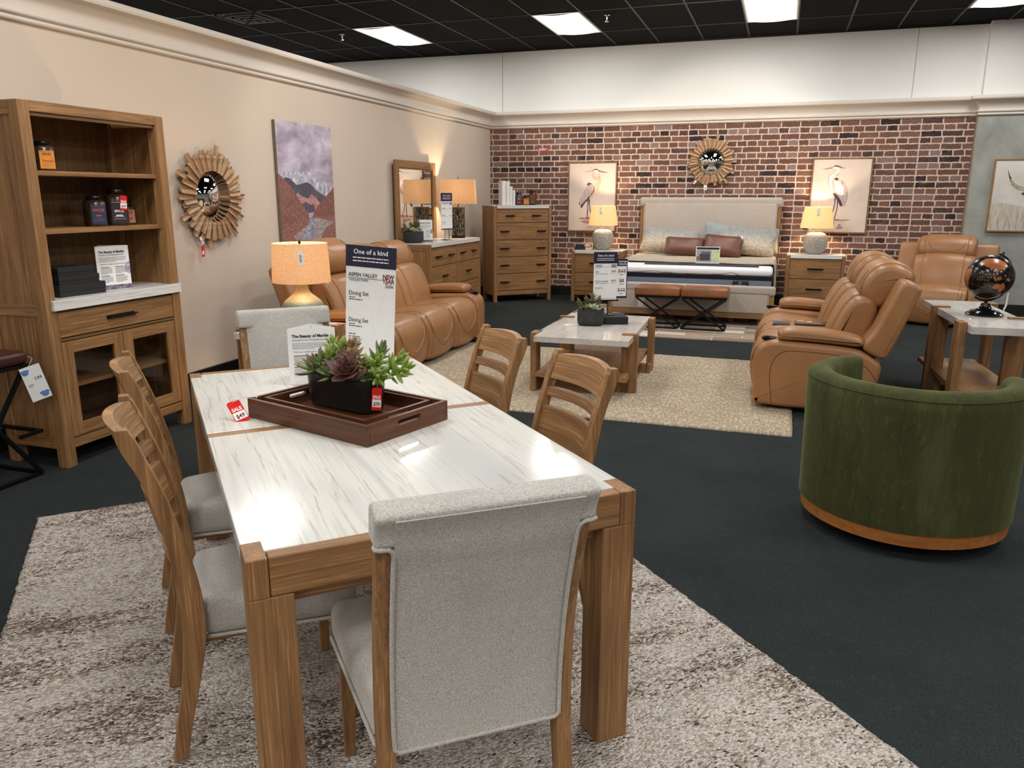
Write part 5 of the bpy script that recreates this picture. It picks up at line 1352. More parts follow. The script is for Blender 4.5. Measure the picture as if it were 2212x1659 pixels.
def pillow(label, x, y, z, w, h, th, mat, rx, rz, ry=0, grp='bed pillows', tagged=False, z0=MT):
    bm = NB(); rbox(bm, -w/2, w/2, -th/2, th/2, -h/2, h/2, min(th*.48, .06), 14)
    for v in bm.verts:
        u, q = v.co.x/(w/2), v.co.z/(h/2); k = (1-abs(u)**2.6)*(1-abs(q)**2.6); v.co.y *= .16+.95*max(0, k)**.5
        e = (abs(u)*abs(q))**2; v.co.x *= 1+.05*e-.03*(1-abs(q)**2)*abs(u); v.co.z *= 1+.07*e-.04*(1-u*u)*abs(q)
    o = part('pillow', bm, mat, smooth=70); o.location = (x, y, z); o.rotation_euler = (math.radians(rx), math.radians(ry), math.radians(rz))
    tag(o, label, 'pillow', grp)
    if tagged:
        bm = NB(); box(bm, -.018, .018, -.001, .001, -.075, 0); part('price_tag', bm, WHITEP, o, M=T(w*.45, -th*.30, h*.46) @ RX(-rx))
    return o
PAT = coverm('woven_pillow_pattern', kind=1); BLUEP = fabric('pale_blue_pillow', (158, 165, 166), (130, 140, 144), 60, .1, .3, 8)
zt = .730
pillow('tan and grey woven pillow leaning on the left of the headboard', -1.485, 11.30, zt+.165, .80, .36, .20, PAT, -24, 2, 4)
pillow('tan and grey woven pillow on the right, beside the tagged brown pillow', -.455, 11.26, zt+.150, .78, .33, .20, PAT, -30, -3, 3)
pillow('pale grey pillow behind the right woven pillow, its corner sticking out', -.38, 11.44, zt+.185, .72, .36, .13, PAT, -16, 2, 2)
pillow('pale blue pillow peeking up behind the right brown leather pillow', -.76, 11.47, zt+.205, .56, .40, .14, BLUEP, -14, 4, 8)
pillow('left brown leather pillow on the bed', -1.245, 11.02, zt+.115, .53, .27, .16, BROWNL, -34, 2, 2)
pillow('right brown leather pillow on the bed, with a white tag', -.735, 11.03, zt+.130, .52, .31, .16, BROWNL, -30, -4, 4, tagged=True)
t = thing('sign', 'small acrylic picture sign standing on the mattress before the brown pillows', 'sign', (bc+.16, 9.93, MT+.0175), 2, 'price signs')
bm = NB(); box(bm, -.145, .145, 0, .004, .005, .21); part('board', bm, WHITEP, t, M=RX(-8)); bm = NB(); box(bm, -.13, .13, -.06, .03, 0, .003); part('foot', bm, GLASSC, t)
bm = NB(); y = -.001
for a, i in (((-.135, .135, .175, .200), 0), ((-.135, .045, .025, .170), 1), ((.05, .135, .025, .170), 2), ((-.10, .03, .04, .12), 3), ((-.08, .03, .12, .15), 4), ((-.135, -.09, .045, .09), 5), ((.075, .13, .03, .05), 0)):
    box(bm, a[0], a[1], y-.0003*i, y+.0003-.0003*i+.0002, a[2], a[3], mi=i)
part('print', bm, [BLKBOOK, plain('pale_photo', (168, 172, 176), .5), plain('pale_yellow', (222, 220, 168), .5), plain('dark_photo', (62, 60, 68), .5), plain('mid_photo', (96, 96, 108), .5), plain('wood_photo', (150, 104, 60), .5)], t, M=RX(-8))

# ---- ottomans before the bed
def ottoman(label, x):
    t = thing('ottoman', label, 'ottoman', (x, 9.17, .0208), 0, 'cognac leather X-frame ottomans'); w, d = .262, .185
    bm = NB(); rbox(bm, -w, w, -d, d, .375, .475, .03, 12, (.003, .003, .008)); s = part('seat', bm, COGN, t, smooth=60)
    bm = NB()
    for z in (.385, .455): tube(bm, [(-w+.02, -d+.002, z), (w-.02, -d+.002, z), (w-.002, -d+.02, z), (w-.002, d-.02, z), (w-.02, d-.002, z), (-w+.02, d-.002, z), (-w+.002, d-.02, z), (-w+.002, -d+.02, z)], .003, 6, True)
    part('welt', bm, SEAM, s)
    bm = NB(); box(bm, -w+.01, w-.01, -d+.01, d-.01, .352, .374); part('seat_rail', bm, BLACKM, t)
    for sy in (-1, 1):
        y = sy*(d-.02)
        bm = NB(); bar(bm, (-w+.02, y, .352), (w-.02, y, .012), .018); part('leg', bm, BLACKM, t)
        bm = NB(); bar(bm, (w-.02, y-.0005, .352), (-w+.02, y-.0005, .012), .0175); part('leg', bm, BLACKM, t)
        bm = NB(); bar(bm, (-w+.03, y, .009), (w-.03, y, .009), .018); part('bottom_rail', bm, BLACKM, t)
    for sx in (-1, 1):
        bm = NB(); bar(bm, (sx*(w-.022), -d+.03, .009), (sx*(w-.022), d-.03, .009), .018); part('bottom_rail', bm, BLACKM, t)
    return t
o1 = ottoman('left cognac leather ottoman with black X legs at the foot of the bed', -1.300)
dup(o1, (-.768, 9.17, .0208), 0, 'right cognac leather ottoman with black X legs at the foot of the bed')
# ================================================================== CASE GOODS IN THE BEDROOM CORNER
def case(t, W, D, H, rows, mt, pw=.045, legz=.10, pullw=.13, style=2, lip=.012):
    """oak case: posts, marble slab, rows of drawers. rows = [(z0,z1,[fractions])]"""
    for s in (-1, 1):
        for ya, yb in ((0, pw), (D-pw, D)):
            bm = NB(); a = sorted((s*W/2, s*(W/2-pw))); wbox(bm, a[0], a[1], ya, yb, 0, H-lip); part('corner_post', bm, OAK, t, bev=.002)
        bm = NB(); a = sorted((s*(W/2-.010), s*(W/2-.028))); box(bm, a[0], a[1], pw, D-pw, legz, H-lip, mi=2); a = sorted((s*(W/2-.003), s*(W/2-.03)))
        for z0, z1 in ((legz, legz+.06), (H-lip-.07, H-lip)): box(bm, a[0], a[1], pw+.0003, D-pw-.0003, z0, z1, mi=1)
        part('side_panel', bm, OAK, t)
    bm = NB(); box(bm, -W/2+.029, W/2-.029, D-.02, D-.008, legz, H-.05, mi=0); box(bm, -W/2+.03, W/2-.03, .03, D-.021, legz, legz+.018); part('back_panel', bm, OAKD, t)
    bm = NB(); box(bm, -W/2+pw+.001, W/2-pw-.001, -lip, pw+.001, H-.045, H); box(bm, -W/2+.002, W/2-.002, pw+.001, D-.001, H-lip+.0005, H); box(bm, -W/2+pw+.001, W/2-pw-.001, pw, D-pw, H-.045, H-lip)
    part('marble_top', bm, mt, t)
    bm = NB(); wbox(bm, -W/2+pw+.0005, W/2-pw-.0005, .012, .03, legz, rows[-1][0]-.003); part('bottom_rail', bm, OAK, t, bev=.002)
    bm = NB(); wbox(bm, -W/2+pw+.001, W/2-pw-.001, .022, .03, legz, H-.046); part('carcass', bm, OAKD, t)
    for z0, z1, fr in rows:
        x = -W/2+pw+.003; tw = W-2*pw-.006
        for f in fr:
            fw = tw*abs(f)
            bm = NB(); wbox(bm, x+.0008, x+fw-.0008, .004, .021, z0+.003, z1-.003); d = part('drawer', bm, OAK, t, bev=.0015)
            if style == 2 and f > .9 and W > .85:
                for q in (.14, .86): hp(d, x+fw*q if q < .5 else x+fw*q, (z0+z1)/2, pullw)
            elif style == 3: hp(d, x+fw*.5, (z0+z1)/2, pullw if fw > .3 else pullw*.8)
            else: hp(d, x+fw*(.28 if (len(fr) > 1 and f is fr[0] and False) else .5), (z0+z1)/2, pullw)
            x += fw
def hp(d, x, z, w):
    bm = NB(); box(bm, x-w/2, x+w/2, -.006, .004, z-.010, z+.010); box(bm, x-w/2+.004, x+w/2+.006, -.024, -.006, z-.004, z+.006); part('handle', bm, BRONZE, d, bev=.001)
MARBW = marble('white_speckled_marble', 0, (218, 216, 211), (160, 156, 150), (196, 194, 190), .25, 1.6)
# chest across the corner
CX, CY = -3.879, 10.579; a41 = 41.72; ux, uy = math.cos(math.radians(a41)), math.sin(math.radians(a41))
def cw(u, v): return (CX+ux*u-uy*v, CY+uy*u+ux*v)
c_ = cw(.4525, 0)
t = thing('chest_of_drawers', 'tall oak chest with marble top standing across the room corner', 'chest of drawers', (c_[0], c_[1], 0), a41)
case(t, .915, .46, 1.385, [(1.140, 1.335, [.5, .5]), (.898, 1.136, [1]), (.656, .894, [1]), (.416, .652, [1]), (.170, .412, [1])], MARBW, .05, .10, .135)
# dresser against the left wall
t = thing('dresser', 'wide oak dresser with marble top against the beige wall beside the sofa', 'dresser', (-3.845, 9.13, 0), 90)
DT = .972
case(t, 1.62, .465, DT, [(.700, .918, [.25, .25, .25, .25]), (.440, .696, [.5, .5]), (.170, .436, [.5, .5])], MARBW, .045, .10, .145, 3)
bm = NB(); wbox(bm, -.012, .012, -.001, .0215, .15, DT-.046); part('centre_stile', bm, OAK, t)
# nightstands
def nightstand(label, x, y):
    t = thing('nightstand', label, 'nightstand', (x, y, 0), 0, 'marble-topped nightstands'); case(t, .745, .43, .750, [(.430, .698, [1]), (.160, .426, [1])], MARBW, .050, .10, .20, 1); return t
NS = nightstand('oak nightstand right of the bed, under the lit urn lamp', .474, 11.24)
dup(NS, (-2.500, 11.12, 0), 0, 'oak nightstand left of the bed, partly hidden by the price sign')
# ---- lamps
def point(parent, z, p, col=(1, .74, .46), r=.03):
    l = bpy.data.lights.new('bulb_light', 'POINT'); l.energy = p; l.color = col; l.shadow_soft_size = r
    o = bpy.data.objects.new('bulb_light', l); COL.objects.link(o); o.parent = parent; o.location = (0, 0, z)
def shell(bm, r0, z0, r1, z1, seg=48, th=.0016):
    lathe(bm, [(r0, z0), (r1, z1), (r1-th, z1), (r0-th, z0), (r0, z0)], seg, cap=False)
def finial(t, z, r1, m=BRONZE):
    bm = NB(); tube(bm, [(0, 0, z-.16), (0, 0, z+.004)], .004, 8); lathe(bm, [(.001, z), (.009, z+.002), (.011, z+.014), (.004, z+.026), (.001, z+.028)], 14)
    for k in range(3): a = 2*PI*k/3+.5; tube(bm, [(0, 0, z-.006), (r1*math.cos(a), r1*math.sin(a), z-.006)], .0018, 5)
    part('spider_and_finial', bm, m, t, smooth=50)
def urn_lamp(label, x, y, z):
    t = thing('table_lamp', label, 'lamp', (x, y, z), 0, 'grey urn bedside lamps')
    def um():
        q = NT('mottled_grey_ceramic', .75, .3); a = q.noise(q.coord(), 75, 3, .8); q.color(q.ramp(a, [(.3, (128, 120, 112)), (.5, (158, 152, 144)), (.7, (198, 194, 186))])); q.bump(a, .6, .006); return q.m
    if 'um' not in MATS: MATS['um'] = um()
    bm = NB(); P = cr([(.085, 0), (.115, .03), (.148, .10), (.158, .17), (.150, .225), (.120, .27), (.075, .292), (.048, .300)], 4, False); lathe(bm, [(.001, 0)]+[(p[0], p[1]) for p in P]+[(.001, .302)], 44); part('base', bm, MATS['um'], t, smooth=60)
    bm = NB(); lathe(bm, [(.055, .302), (.055, .312), (.012, .314), (.012, .42), (.001, .42)], 24, cap=False); part('neck', bm, plain('off_white_metal', (206, 196, 180), .5), t, smooth=40)
    bm = NB(); shell(bm, .214, .350, .172, .628); part('lamp_shade', bm, SHADEW, t, 'glowing cream shade', smooth=60)
    finial(t, .630, .170, plain('off_white_metal', (206, 196, 180)))
    bm = NB(); box(bm, -.018, .018, -.001, .001, -.05, .05); part('price_tag', bm, WHITEP, t, M=T(0, -.1885, .560) @ RX(8))
    bm = NB(); lathe(bm, [(.001, .405), (.022, .41), (.030, .43), (.018, .445), (.001, .45)], 16); part('light_block_socket', bm, BRONZE, t)  # hidden socket disc, put below the bulb light to shade the base
    point(t, .505, 26); return t
u1 = urn_lamp('lit grey urn lamp with cream shade on the nightstand right of the bed', .455, 11.46, .7505)
dup(u1, (-2.462, 11.34, .7505), 0, 'lit grey urn lamp with cream shade on the nightstand left of the bed')
t = thing('table_lamp', 'lit drum-shaded lamp with a blue-green glazed base on the end table', 'lamp', (-3.262, 4.840, .5755), 0)
def glaze():
    q = NT('reactive_glaze', .35, .5); s = q.n('ShaderNodeSeparateXYZ'); q.l(q.coord(), s.inputs[0])
    n = q.noise(q.coord((1, 1, 1)), 110, 3, .8); h = q.math('ADD', s.outputs['Z'], q.math('MULTIPLY', q.math('SUBTRACT', n, .5), .14))
    q.color(q.ramp(q.maprange(h, .0, .33, 0, 1), [(.0, (70, 96, 92)), (.35, (84, 112, 110)), (.55, (104, 120, 108)), (.72, (176, 156, 118)), (1, (186, 160, 116))])); q.bump(n, .6, .006); return q.m
bm = NB(); P = cr([(.075, 0), (.12, .03), (.152, .09), (.155, .145), (.135, .19), (.095, .225), (.058, .258), (.042, .30), (.040, .34)], 5, False); lathe(bm, [(.001, 0)]+[(p[0], p[1]) for p in P]+[(.001, .342)], 44); part('base', bm, glaze(), t, smooth=60)
bm = NB(); shell(bm, .208, .335, .195, .612); part('lamp_shade', bm, SHADE, t, 'glowing linen drum shade', smooth=60)
finial(t, .604, .194, BRONZE)
bm = NB(); box(bm, -.018, .018, -.001, .001, -.05, .05); q = part('price_tag', bm, WHITEP, t, M=T(.117, -.171, .52) @ RZ(34)); bm = NB()
for k in range(9): box(bm, -.008, .008, -.0015, -.001, -.03+.006*k, -.027+.006*k)
part('barcode', bm, INK, q)
bm = NB(); lathe(bm, [(.001, .385), (.024, .39), (.034, .41), (.018, .425), (.001, .43)], 16); part('light_block_socket', bm, BRONZE, t)  # unseen socket, sized to keep the bulb light off the glazed base
point(t, .485, 24, (1, .68, .38))
# rectangular lamp on the dresser
DZ = DT+.0005
t = thing('table_lamp', 'lit lamp with rectangular shade and carved black panel base on the dresser', 'lamp', (-4.060, 9.70, DZ), 14)
bm = NB(); box(bm, -.085, .085, -.055, .055, 0, .028); part('foot', bm, BRONZE, t, bev=.003)
def maze():
    q = NT('black_gold_relief', .4, .5, .3); a = q.noise(q.coord((50, 50, 16)), 1.0, 1, .5, 1.5); f = q.maprange(a, .47, .52, 0, 1); q.color(q.mix((20, 18, 16), (128, 116, 92), f)); q.bump(f, .8, .01); return q.m
bm = NB(); box(bm, -.080, .080, -.050, .050, .028, .385); part('carved_panel', bm, maze(), t, bev=.004)
bm = NB(); box(bm, -.083, .083, -.053, .053, .385, .400); tube(bm, [(0, 0, .40), (0, 0, .60)], .010, 10); box(bm, -.007, .007, -.007, .007, .748, .785); tube(bm, [(0, 0, .60), (0, 0, .75)], .004, 6); bar(bm, (-.2, 0, .742), (.2, 0, .742), .003); part('cap_and_stem', bm, plain('antique_brass', (150, 116, 66), .35, .5, .8), t, bev=.0)
bm = NB(); w0, w1, d0, d1, z0, z1, th = .235, .220, .115, .105, .440, .750, .0015
for (p, q_, r0, r1) in (((-w0, -d0), (w0, -d0), (-w1, -d1), (w1, -d1)), ((w0, -d0), (w0, d0), (w1, -d1), (w1, d1)), ((w0, d0), (-w0, d0), (w1, d1), (-w1, d1)), ((-w0, d0), (-w0, -d0), (-w1, d1), (-w1, -d1))):
    addgeo(bm, [(p[0], p[1], z0), (q_[0], q_[1], z0), (r1[0], r1[1], z1), (r0[0], r0[1], z1)], [(0, 1, 2, 3)])
o = part('lamp_shade', bm, SHADE, t, 'glowing rectangular linen shade'); sm = o.modifiers.new('th', 'SOLIDIFY'); sm.thickness = .0018
bm = NB(); lathe(bm, [(.001, .48), (.014, .485), (.020, .505), (.012, .52), (.001, .525)], 16); part('light_block_socket', bm, BRONZE, t)  # unseen socket under the bulb light, blocks it straight downwards
point(t, .61, 28)
# leaning mirror
t = thing('framed_mirror', 'rectangular oak-framed mirror standing on the dresser against the wall', 'mirror', (-4.318, 8.985, DZ), 90)
bm = NB(); fw = .085; mw, mh = 1.12, .955
wbox(bm, -mw/2, -mw/2+fw, -.012, .022, 0, mh); wbox(bm, mw/2-fw, mw/2, -.012, .022, 0, mh); wbox(bm, -mw/2+fw+.0003, mw/2-fw-.0003, -.012, .022, 0, fw); wbox(bm, -mw/2+fw+.0003, mw/2-fw-.0003, -.012, .022, mh-fw, mh); part('frame', bm, OAK, t, bev=.004)
bm = NB(); i_ = fw-.001; ww = .018
for a in ((-mw/2+i_, -mw/2+i_+ww, i_, mh-i_), (mw/2-i_-ww, mw/2-i_, i_, mh-i_), (-mw/2+i_+ww, mw/2-i_-ww, i_, i_+ww), (-mw/2+i_+ww, mw/2-i_-ww, mh-i_-ww, mh-i_)): wbox(bm, a[0], a[1], -.004, .018, a[2], a[3])
part('inner_molding', bm, OAKD, t, bev=.002)
bm = NB(); box(bm, -mw/2+fw, mw/2-fw, .006, .012, fw, mh-fw); part('mirror_glass', bm, MIRROR, t)
# small things on the dresser
def bowl_plant(label, loc, r, h, rz, seed, group='succulents in charcoal bowls', square=False):
    t = thing('potted_succulent', label, 'potted plant', loc, rz, group); bm = NB()
    if square:
        f = lambda q: [(q*(abs(math.cos(a))**.55)*(1 if math.cos(a) > 0 else -1), q*(abs(math.sin(a))**.55)*(1 if math.sin(a) > 0 else -1)) for a in [2*PI*(k+.5)/32 for k in range(32)]]
    else: f = lambda q: [(q*math.cos(2*PI*k/32), q*math.sin(2*PI*k/32)) for k in range(32)]
    loftpot(bm, [(f(r*.80), 0), (f(r*.94), h*.08), (f(r), h*.3), (f(r*.99), h*.9), (f(r*.985), h), (f(r*.93), h), (f(r*.92), h*.9)]); part('pot', bm, POTG, t, smooth=50)
    bm = NB(); loftpot(bm, [(f(r*.91), h*.905), (f(r*.91), h*.92)]); part('soil', bm, SOIL, t)
    k = r/.115
    rosette(t, (.03*k, -.045*k, h), .070*k, 20, G5, (18, 8), .62, 8, 74, .09, .5, seed); rosette(t, (-.055*k, -.02*k, h), .060*k, 18, G6, (10, -22), .5, 8, 74, .12, .5, seed+1)
    rosette(t, (.0, .02*k, h+.05*k), .055*k, 18, G6, (4, -6), .40, 10, 74, .14, .5, seed+2, .05*k); rosette(t, (.06*k, .03*k, h+.01*k), .055*k, 16, G5, (-4, 24), .55, 8, 74, .10, .5, seed+3)
    for i, (x, y, l, tx_, ty_) in enumerate(((-.07, .0, .10, 4, -24), (.045, .0, .12, 2, 12), (.01, .03, .135, -6, 0), (-.03, .03, .11, -4, -8))): sprig(t, (x*k, y*k, h*.9), l*k, G6, (tx_, ty_), 14, seed+5+i, .5, .28)
    return t
bowl_plant('round charcoal bowl of pale succulents at the left end of the dresser', (-4.13, 8.475, DZ), .122, .130, 0, 21)
tent_card('three-sided white card on the dresser beside the succulent bowl', (-4.060, 8.66, DZ), 28, .175, .262)
def p_small(bm, w, h):
    y = -.0008; ptext(bm, 'ASPEN VALLEY', w*.10, -w*.43, h*.885, y, mi=1, sx=.9); box(bm, -w*.45, w*.25, y, y+.0004, h*.868, h*.873, mi=1)
    for i, s in enumerate(('NEW', 'YEAR')): ptext(bm, s, w*.12, w*.36, h*(.885-.042*i), y, mi=2, align='CENTER', bold=.0005, sx=.85)
    for q in (.72, .47): greek(bm, -w*.43, h*q, w*.3, 1, 1, h*.02, y, 1, 4, 1); greek(bm, -w*.43, h*(q-.04), w*.45, 1, 1, h*.01, y, 4, 5, 1); greek(bm, w*.22, h*q, w*.2, 2, h*.03, h*.012, y, 4, 6, 1)
    greek(bm, -w*.43, h*.25, w*.3, 5, h*.025, h*.008, y, 4, 9)
t = thing('sign', 'narrow price sign on a black wire stand on the dresser, before the lamp', 'sign', (-3.985, 9.14, DZ), 72, 'price signs')
bm = NB(); box(bm, -.10, .10, -.003, .003, .13, .142); bar(bm, (-.04, 0, .002), (-.04, 0, .135), .005); bar(bm, (.04, 0, .002), (.04, 0, .135), .005); bar(bm, (-.04, -.05, .003), (-.04, .07, .003), .005); bar(bm, (.04, -.05, .003), (.04, .07, .003), .005); bar(bm, (-.04, .07, .003), (.04, .07, .003), .005); part('stand', bm, BLACKM, t)
h_ = thing_part = bpy.data.objects.new('card_holder', None); COL.objects.link(h_); h_.parent = t; h_.location = (0, -.004, .143)
price_sign(h_, .205, .345, .090, 'One of a kind', p_small)

# ---- on the chest
TZ = 1.3855
def upright(label, u, v, w, h, d=.16):
    p = cw(u, v); t = thing('white_book', label, 'book', (p[0], p[1], TZ), a41-4, 'white books on the chest')
    bm = NB(); box(bm, -w/2, w/2, 0, .003, 0, h); box(bm, -w/2, -w/2+.003, .003, d, 0, h); box(bm, w/2-.003, w/2, .003, d, 0, h); part('cover', bm, WHITEC, t, bev=.001)
    bm = NB(); box(bm, -w/2+.003, w/2-.003, .004, d-.003, .003, h-.004); part('pages', bm, plain('white_pages', (208, 204, 196), .9), t)
    bm = NB()
    for k in range(1, 5): box(bm, -w/2, w/2, -.002, 0, h*k/5-.003, h*k/5+.001)
    part('spine_band', bm, WHITEC, t); return t
for (u, w, h, lab) in ((.195, .060, .340, 'tallest white book, leftmost of the row on the corner chest'), (.258, .050, .335, 'tall white book, second from the left on the corner chest'), (.308, .040, .262, 'medium white book, third in the row on the corner chest'), (.352, .034, .212, 'shortest white book, beside the spice jars on the corner chest')): upright(lab, u, .10, w, h)
def pj(u, v): p = cw(u, v); return (p[0], p[1], TZ)
spice_jar('spice jar with dark red label on the chest, beside the white books', pj(.432, .12), a41-18, .095, .185, 0, LBM, [('SPICES', .15, .45)], WHINK)
spice_jar('short spice jar with orange label, middle one on the chest', pj(.540, .10), a41-20, .098, .140, 0, LBO, [('SPICES', .15, .48), ('Curry', .13, .25)], INKRED)
j = spice_jar('tallest spice jar on the chest, with a red tag on its lid', pj(.668, .14), a41-30, .100, .218, 0, plain('dark_olive_label', (96, 72, 38), .6), [('SPICES', .15, .5), ('Pepper', .12, .25)], ORI)
bm = NB(); box(bm, -.012, .012, -.0006, .0006, -.07, 0); part('sale_tag', bm, REDT, j, M=T(.035, -.02, .205) @ RY(-28))
# ---- books on the left nightstand
for i, (w, d, h, z, dx, lab) in enumerate(((.265, .17, .042, .7505, 0, 'black book lying at the bottom of the pair on the left nightstand'), (.225, .16, .034, .7930, -.012, 'black book lying on top of the other on the left nightstand'))):
    t = thing('book', lab, 'book', (-2.715+dx, 11.26, z), 4+i*2, 'black books on the nightstand')
    bm = NB(); box(bm, -w/2, w*.10, -d/2, d/2, 0, h); o_ = bm; part('cover', bm, BLKBOOK, t, bev=.002)
    bm = NB(); box(bm, w*.10+.0003, w/2-.004, -d/2+.004, d/2-.004, .003, h-.003); part('pages', bm, PAGES, t)

# ================================================================== ON THE COFFEE TABLE
CZ = .4715
bowl_plant('squarish charcoal pot of pale succulents on the coffee table', (-1.452, 6.305, CZ), .112, .128, 10, 41, square=True)
t = thing('book', 'thick black book lying on the coffee table under the sign stand', 'book', (-1.292, 6.475, CZ), 22)
bm = NB(); w, d, h = .20, .25, .062; box(bm, -w/2, w/2, -d/2, d/2, 0, .004); box(bm, -w/2, w/2, -d/2, d/2, h-.004, h); box(bm, -w/2, w/2, -d/2, -d/2+.005, .004, h-.004); part('cover', bm, BLKBOOK, t, bev=.001)
bm = NB(); box(bm, -w/2+.006, w/2-.006, -d/2+.0055, d/2-.005, .0045, h-.0045); part('pages', bm, PAGES, t)
bm = NB(); box(bm, -.055, .055, -.04, .04, 0, .001); o = part('paper_tag', bm, WHITEP); o.location = (-1.60, 6.22, CZ+.0003); o.rotation_euler = (0, 0, .6); tag(o, 'white paper tag lying on the coffee table left of the succulent pot', 'tag')
def p_max(bm, w, h):
    y = -.0008; ptext(bm, 'WAX', w*.12, -w*.43, h*.885, y, mi=1, bold=.0003); box(bm, -w*.45, w*.25, y, y+.0004, h*.872, h*.877, mi=1); greek(bm, -w*.43, h*.855, w*.28, 1, 1, h*.012, y, 4, 4, 1)
    for i, s in enumerate(('NEW', 'YEAR')): ptext(bm, s, w*.12, w*.36, h*(.895-.040*i), y, mi=2, align='CENTER', bold=.0005, sx=.85)
    for q, s, pr in ((.74, 'Sofa', '2495'), (.49, 'Sofa & Loveseat', '4995')):
        ptext(bm, s, w*.095, -w*.43, h*(q-.01), y, mi=1, sx=.9); ptext(bm, pr, w*.13, w*.36, h*(q-.01), y, mi=2, align='CENTER', sx=.85); greek(bm, -w*.43, h*(q-.04), w*.55, 1, 1, h*.008, y, 4, 5, 1); greek(bm, -w*.43, h*(q-.058), w*.5, 1, 1, h*.008, y, 4, 15, 1); greek(bm, w*.22, h*(q-.045), w*.25, 1, 1, h*.008, y, 4, 6, 1)
    greek(bm, -w*.43, h*.33, w*.35, 3, h*.02, h*.008, y, 4, 9); greek(bm, -w*.2, h*.03, w*.62, 1, 1, h*.008, y, 3, 10, 1)
t = thing('sign', 'price sign with navy header on a black pole stand, on the coffee table book', 'sign', (-1.345, 6.462, CZ+.0625), 26, 'price signs')
bm = NB(); box(bm, -.055, .055, -.035, .035, 0, .005); bar(bm, (0, 0, .004), (0, 0, .125), .007); box(bm, -.09, .09, -.008, .006, .118, .130); part('stand', bm, BLACKM, t)
h_ = bpy.data.objects.new('card_holder', None); COL.objects.link(h_); h_.parent = t; h_.location = (-.03, -.010, .130)
price_sign(h_, .200, .315, .085, 'One of a kind', p_max)
bm = NB(); box(bm, .070, .165, .010, .013, -.005, .325); b2 = part('side_card', bm, NAVY, t, 'navy-edged card with red furniture sketches', M=T(-.0, .0, .145))
bm = NB(); box(bm, .072, .158, .0090, .0098, .012, .265); part('paper', bm, WHITEP, b2)
bm = NB(); ptext(bm, 'Carrington', .019, .086, .298, .0092, bold=.0004); ptext(bm, 'Collection', .019, .086, .277, .0092, bold=.0004)
for k, z in enumerate((.215, .135, .055)):
    x0, x1 = (.088, .146) if k != 1 else (.100, .134)
    for a in ((x0, x1, z+.0, z+.006), (x0, x0+.006, z-.008, z+.024), (x1-.006, x1, z-.008, z+.024), ((x0+x1)/2-.003, (x0+x1)/2+.003, z-.004, z+.012), (x0+.006, x1-.006, z+.016, z+.020)): box(bm, a[0], a[1], .0082, .0088, a[2], a[3], mi=1)
    greek(bm, .098, z-.022, .036, 1, 1, .005, .0084, 2, k, 1)
part('lettering', bm, [WHINK, INKR, INK], b2)

# ================================================================== PICTURES ON THE BACK WALL
def framed(name, label, loc, w, h, bgm, frame, group=None):
    t = thing(name, label, 'picture', loc, 0, group); fw, fd = .014, .042
    bm = NB()
    for a in ((-w/2, -w/2+fw, -h/2, h/2), (w/2-fw, w/2, -h/2, h/2)): wbox(bm, a[0], a[1], -fd, 0, a[2], a[3])
    for a in ((-h/2, -h/2+fw), (h/2-fw, h/2)): wbox(bm, -w/2+fw, w/2-fw, -fd, 0, a[0], a[1])
    part('frame', bm, frame, t, bev=.001)
    bm = NB(); box(bm, -w/2+fw+.004, w/2-fw-.004, -fd+.010, -.003, -h/2+fw+.004, h/2-fw-.004); part('canvas', bm, bgm, t)
    return t, -fd+.010
def heronbg():
    q = NT('misty_canvas', .6, .3); a = q.noise(q.coord((1.5, 1, 1.5)), 1.2, 4, .5); q.color(q.ramp(a, [(.3, (188, 176, 168)), (.5, (214, 198, 186)), (.7, (226, 206, 190))])); return q.m
HBG = heronbg()
FW1 = speck('wing_paint', (142, 124, 128), (186, 166, 164), (222, 204, 198), (60, 1, 14), 1, .5); FW2 = speck('neck_paint', (176, 128, 104), (214, 180, 158), (232, 212, 196), (70, 1, 16), 1)
DKP = speck('dark_plumage_paint', (46, 36, 44), (74, 58, 66), (104, 84, 90), (40, 1, 20), 1); BILL = plain('bill_paint', (190, 130, 100), .6); PWHITE = plain('white_plume_paint', (232, 224, 216), .6); WATER = plain('water_paint', (168, 138, 136), .6, noise=.2); RUST = plain('rust_wash_paint', (190, 130, 108), .6, noise=.2)
def paint(t, y0, strokes, sc, flip=1, name='painting'):
    bm = NB(); ms = []
    for i, (m, P, sm) in enumerate(strokes):
        if m not in ms: ms.append(m)
        Q = [Vector((x*sc*flip, z*sc)) for x, z in P]
        if sm: Q = cr(Q, 4)
        prism(bm, [tuple(q) for q in Q], y0-.0002-.0002*(i+1), y0-.0002*i, 'y', mi=ms.index(m))
    part(name, bm, ms, t)
def line(P, w):
    """stroke of varying width as a closed outline"""
    P = [Vector(p) for p in P]; L_ = []; R_ = []
    for i, p in enumerate(P):
        d = (P[min(i+1, len(P)-1)]-P[max(i-1, 0)]).normalized(); n = Vector((-d.y, d.x)); ww = w[i] if isinstance(w, (list, tuple)) else w; L_.append(p+n*ww/2); R_.append(p-n*ww/2)
    return [tuple(q) for q in L_+list(reversed(R_))]
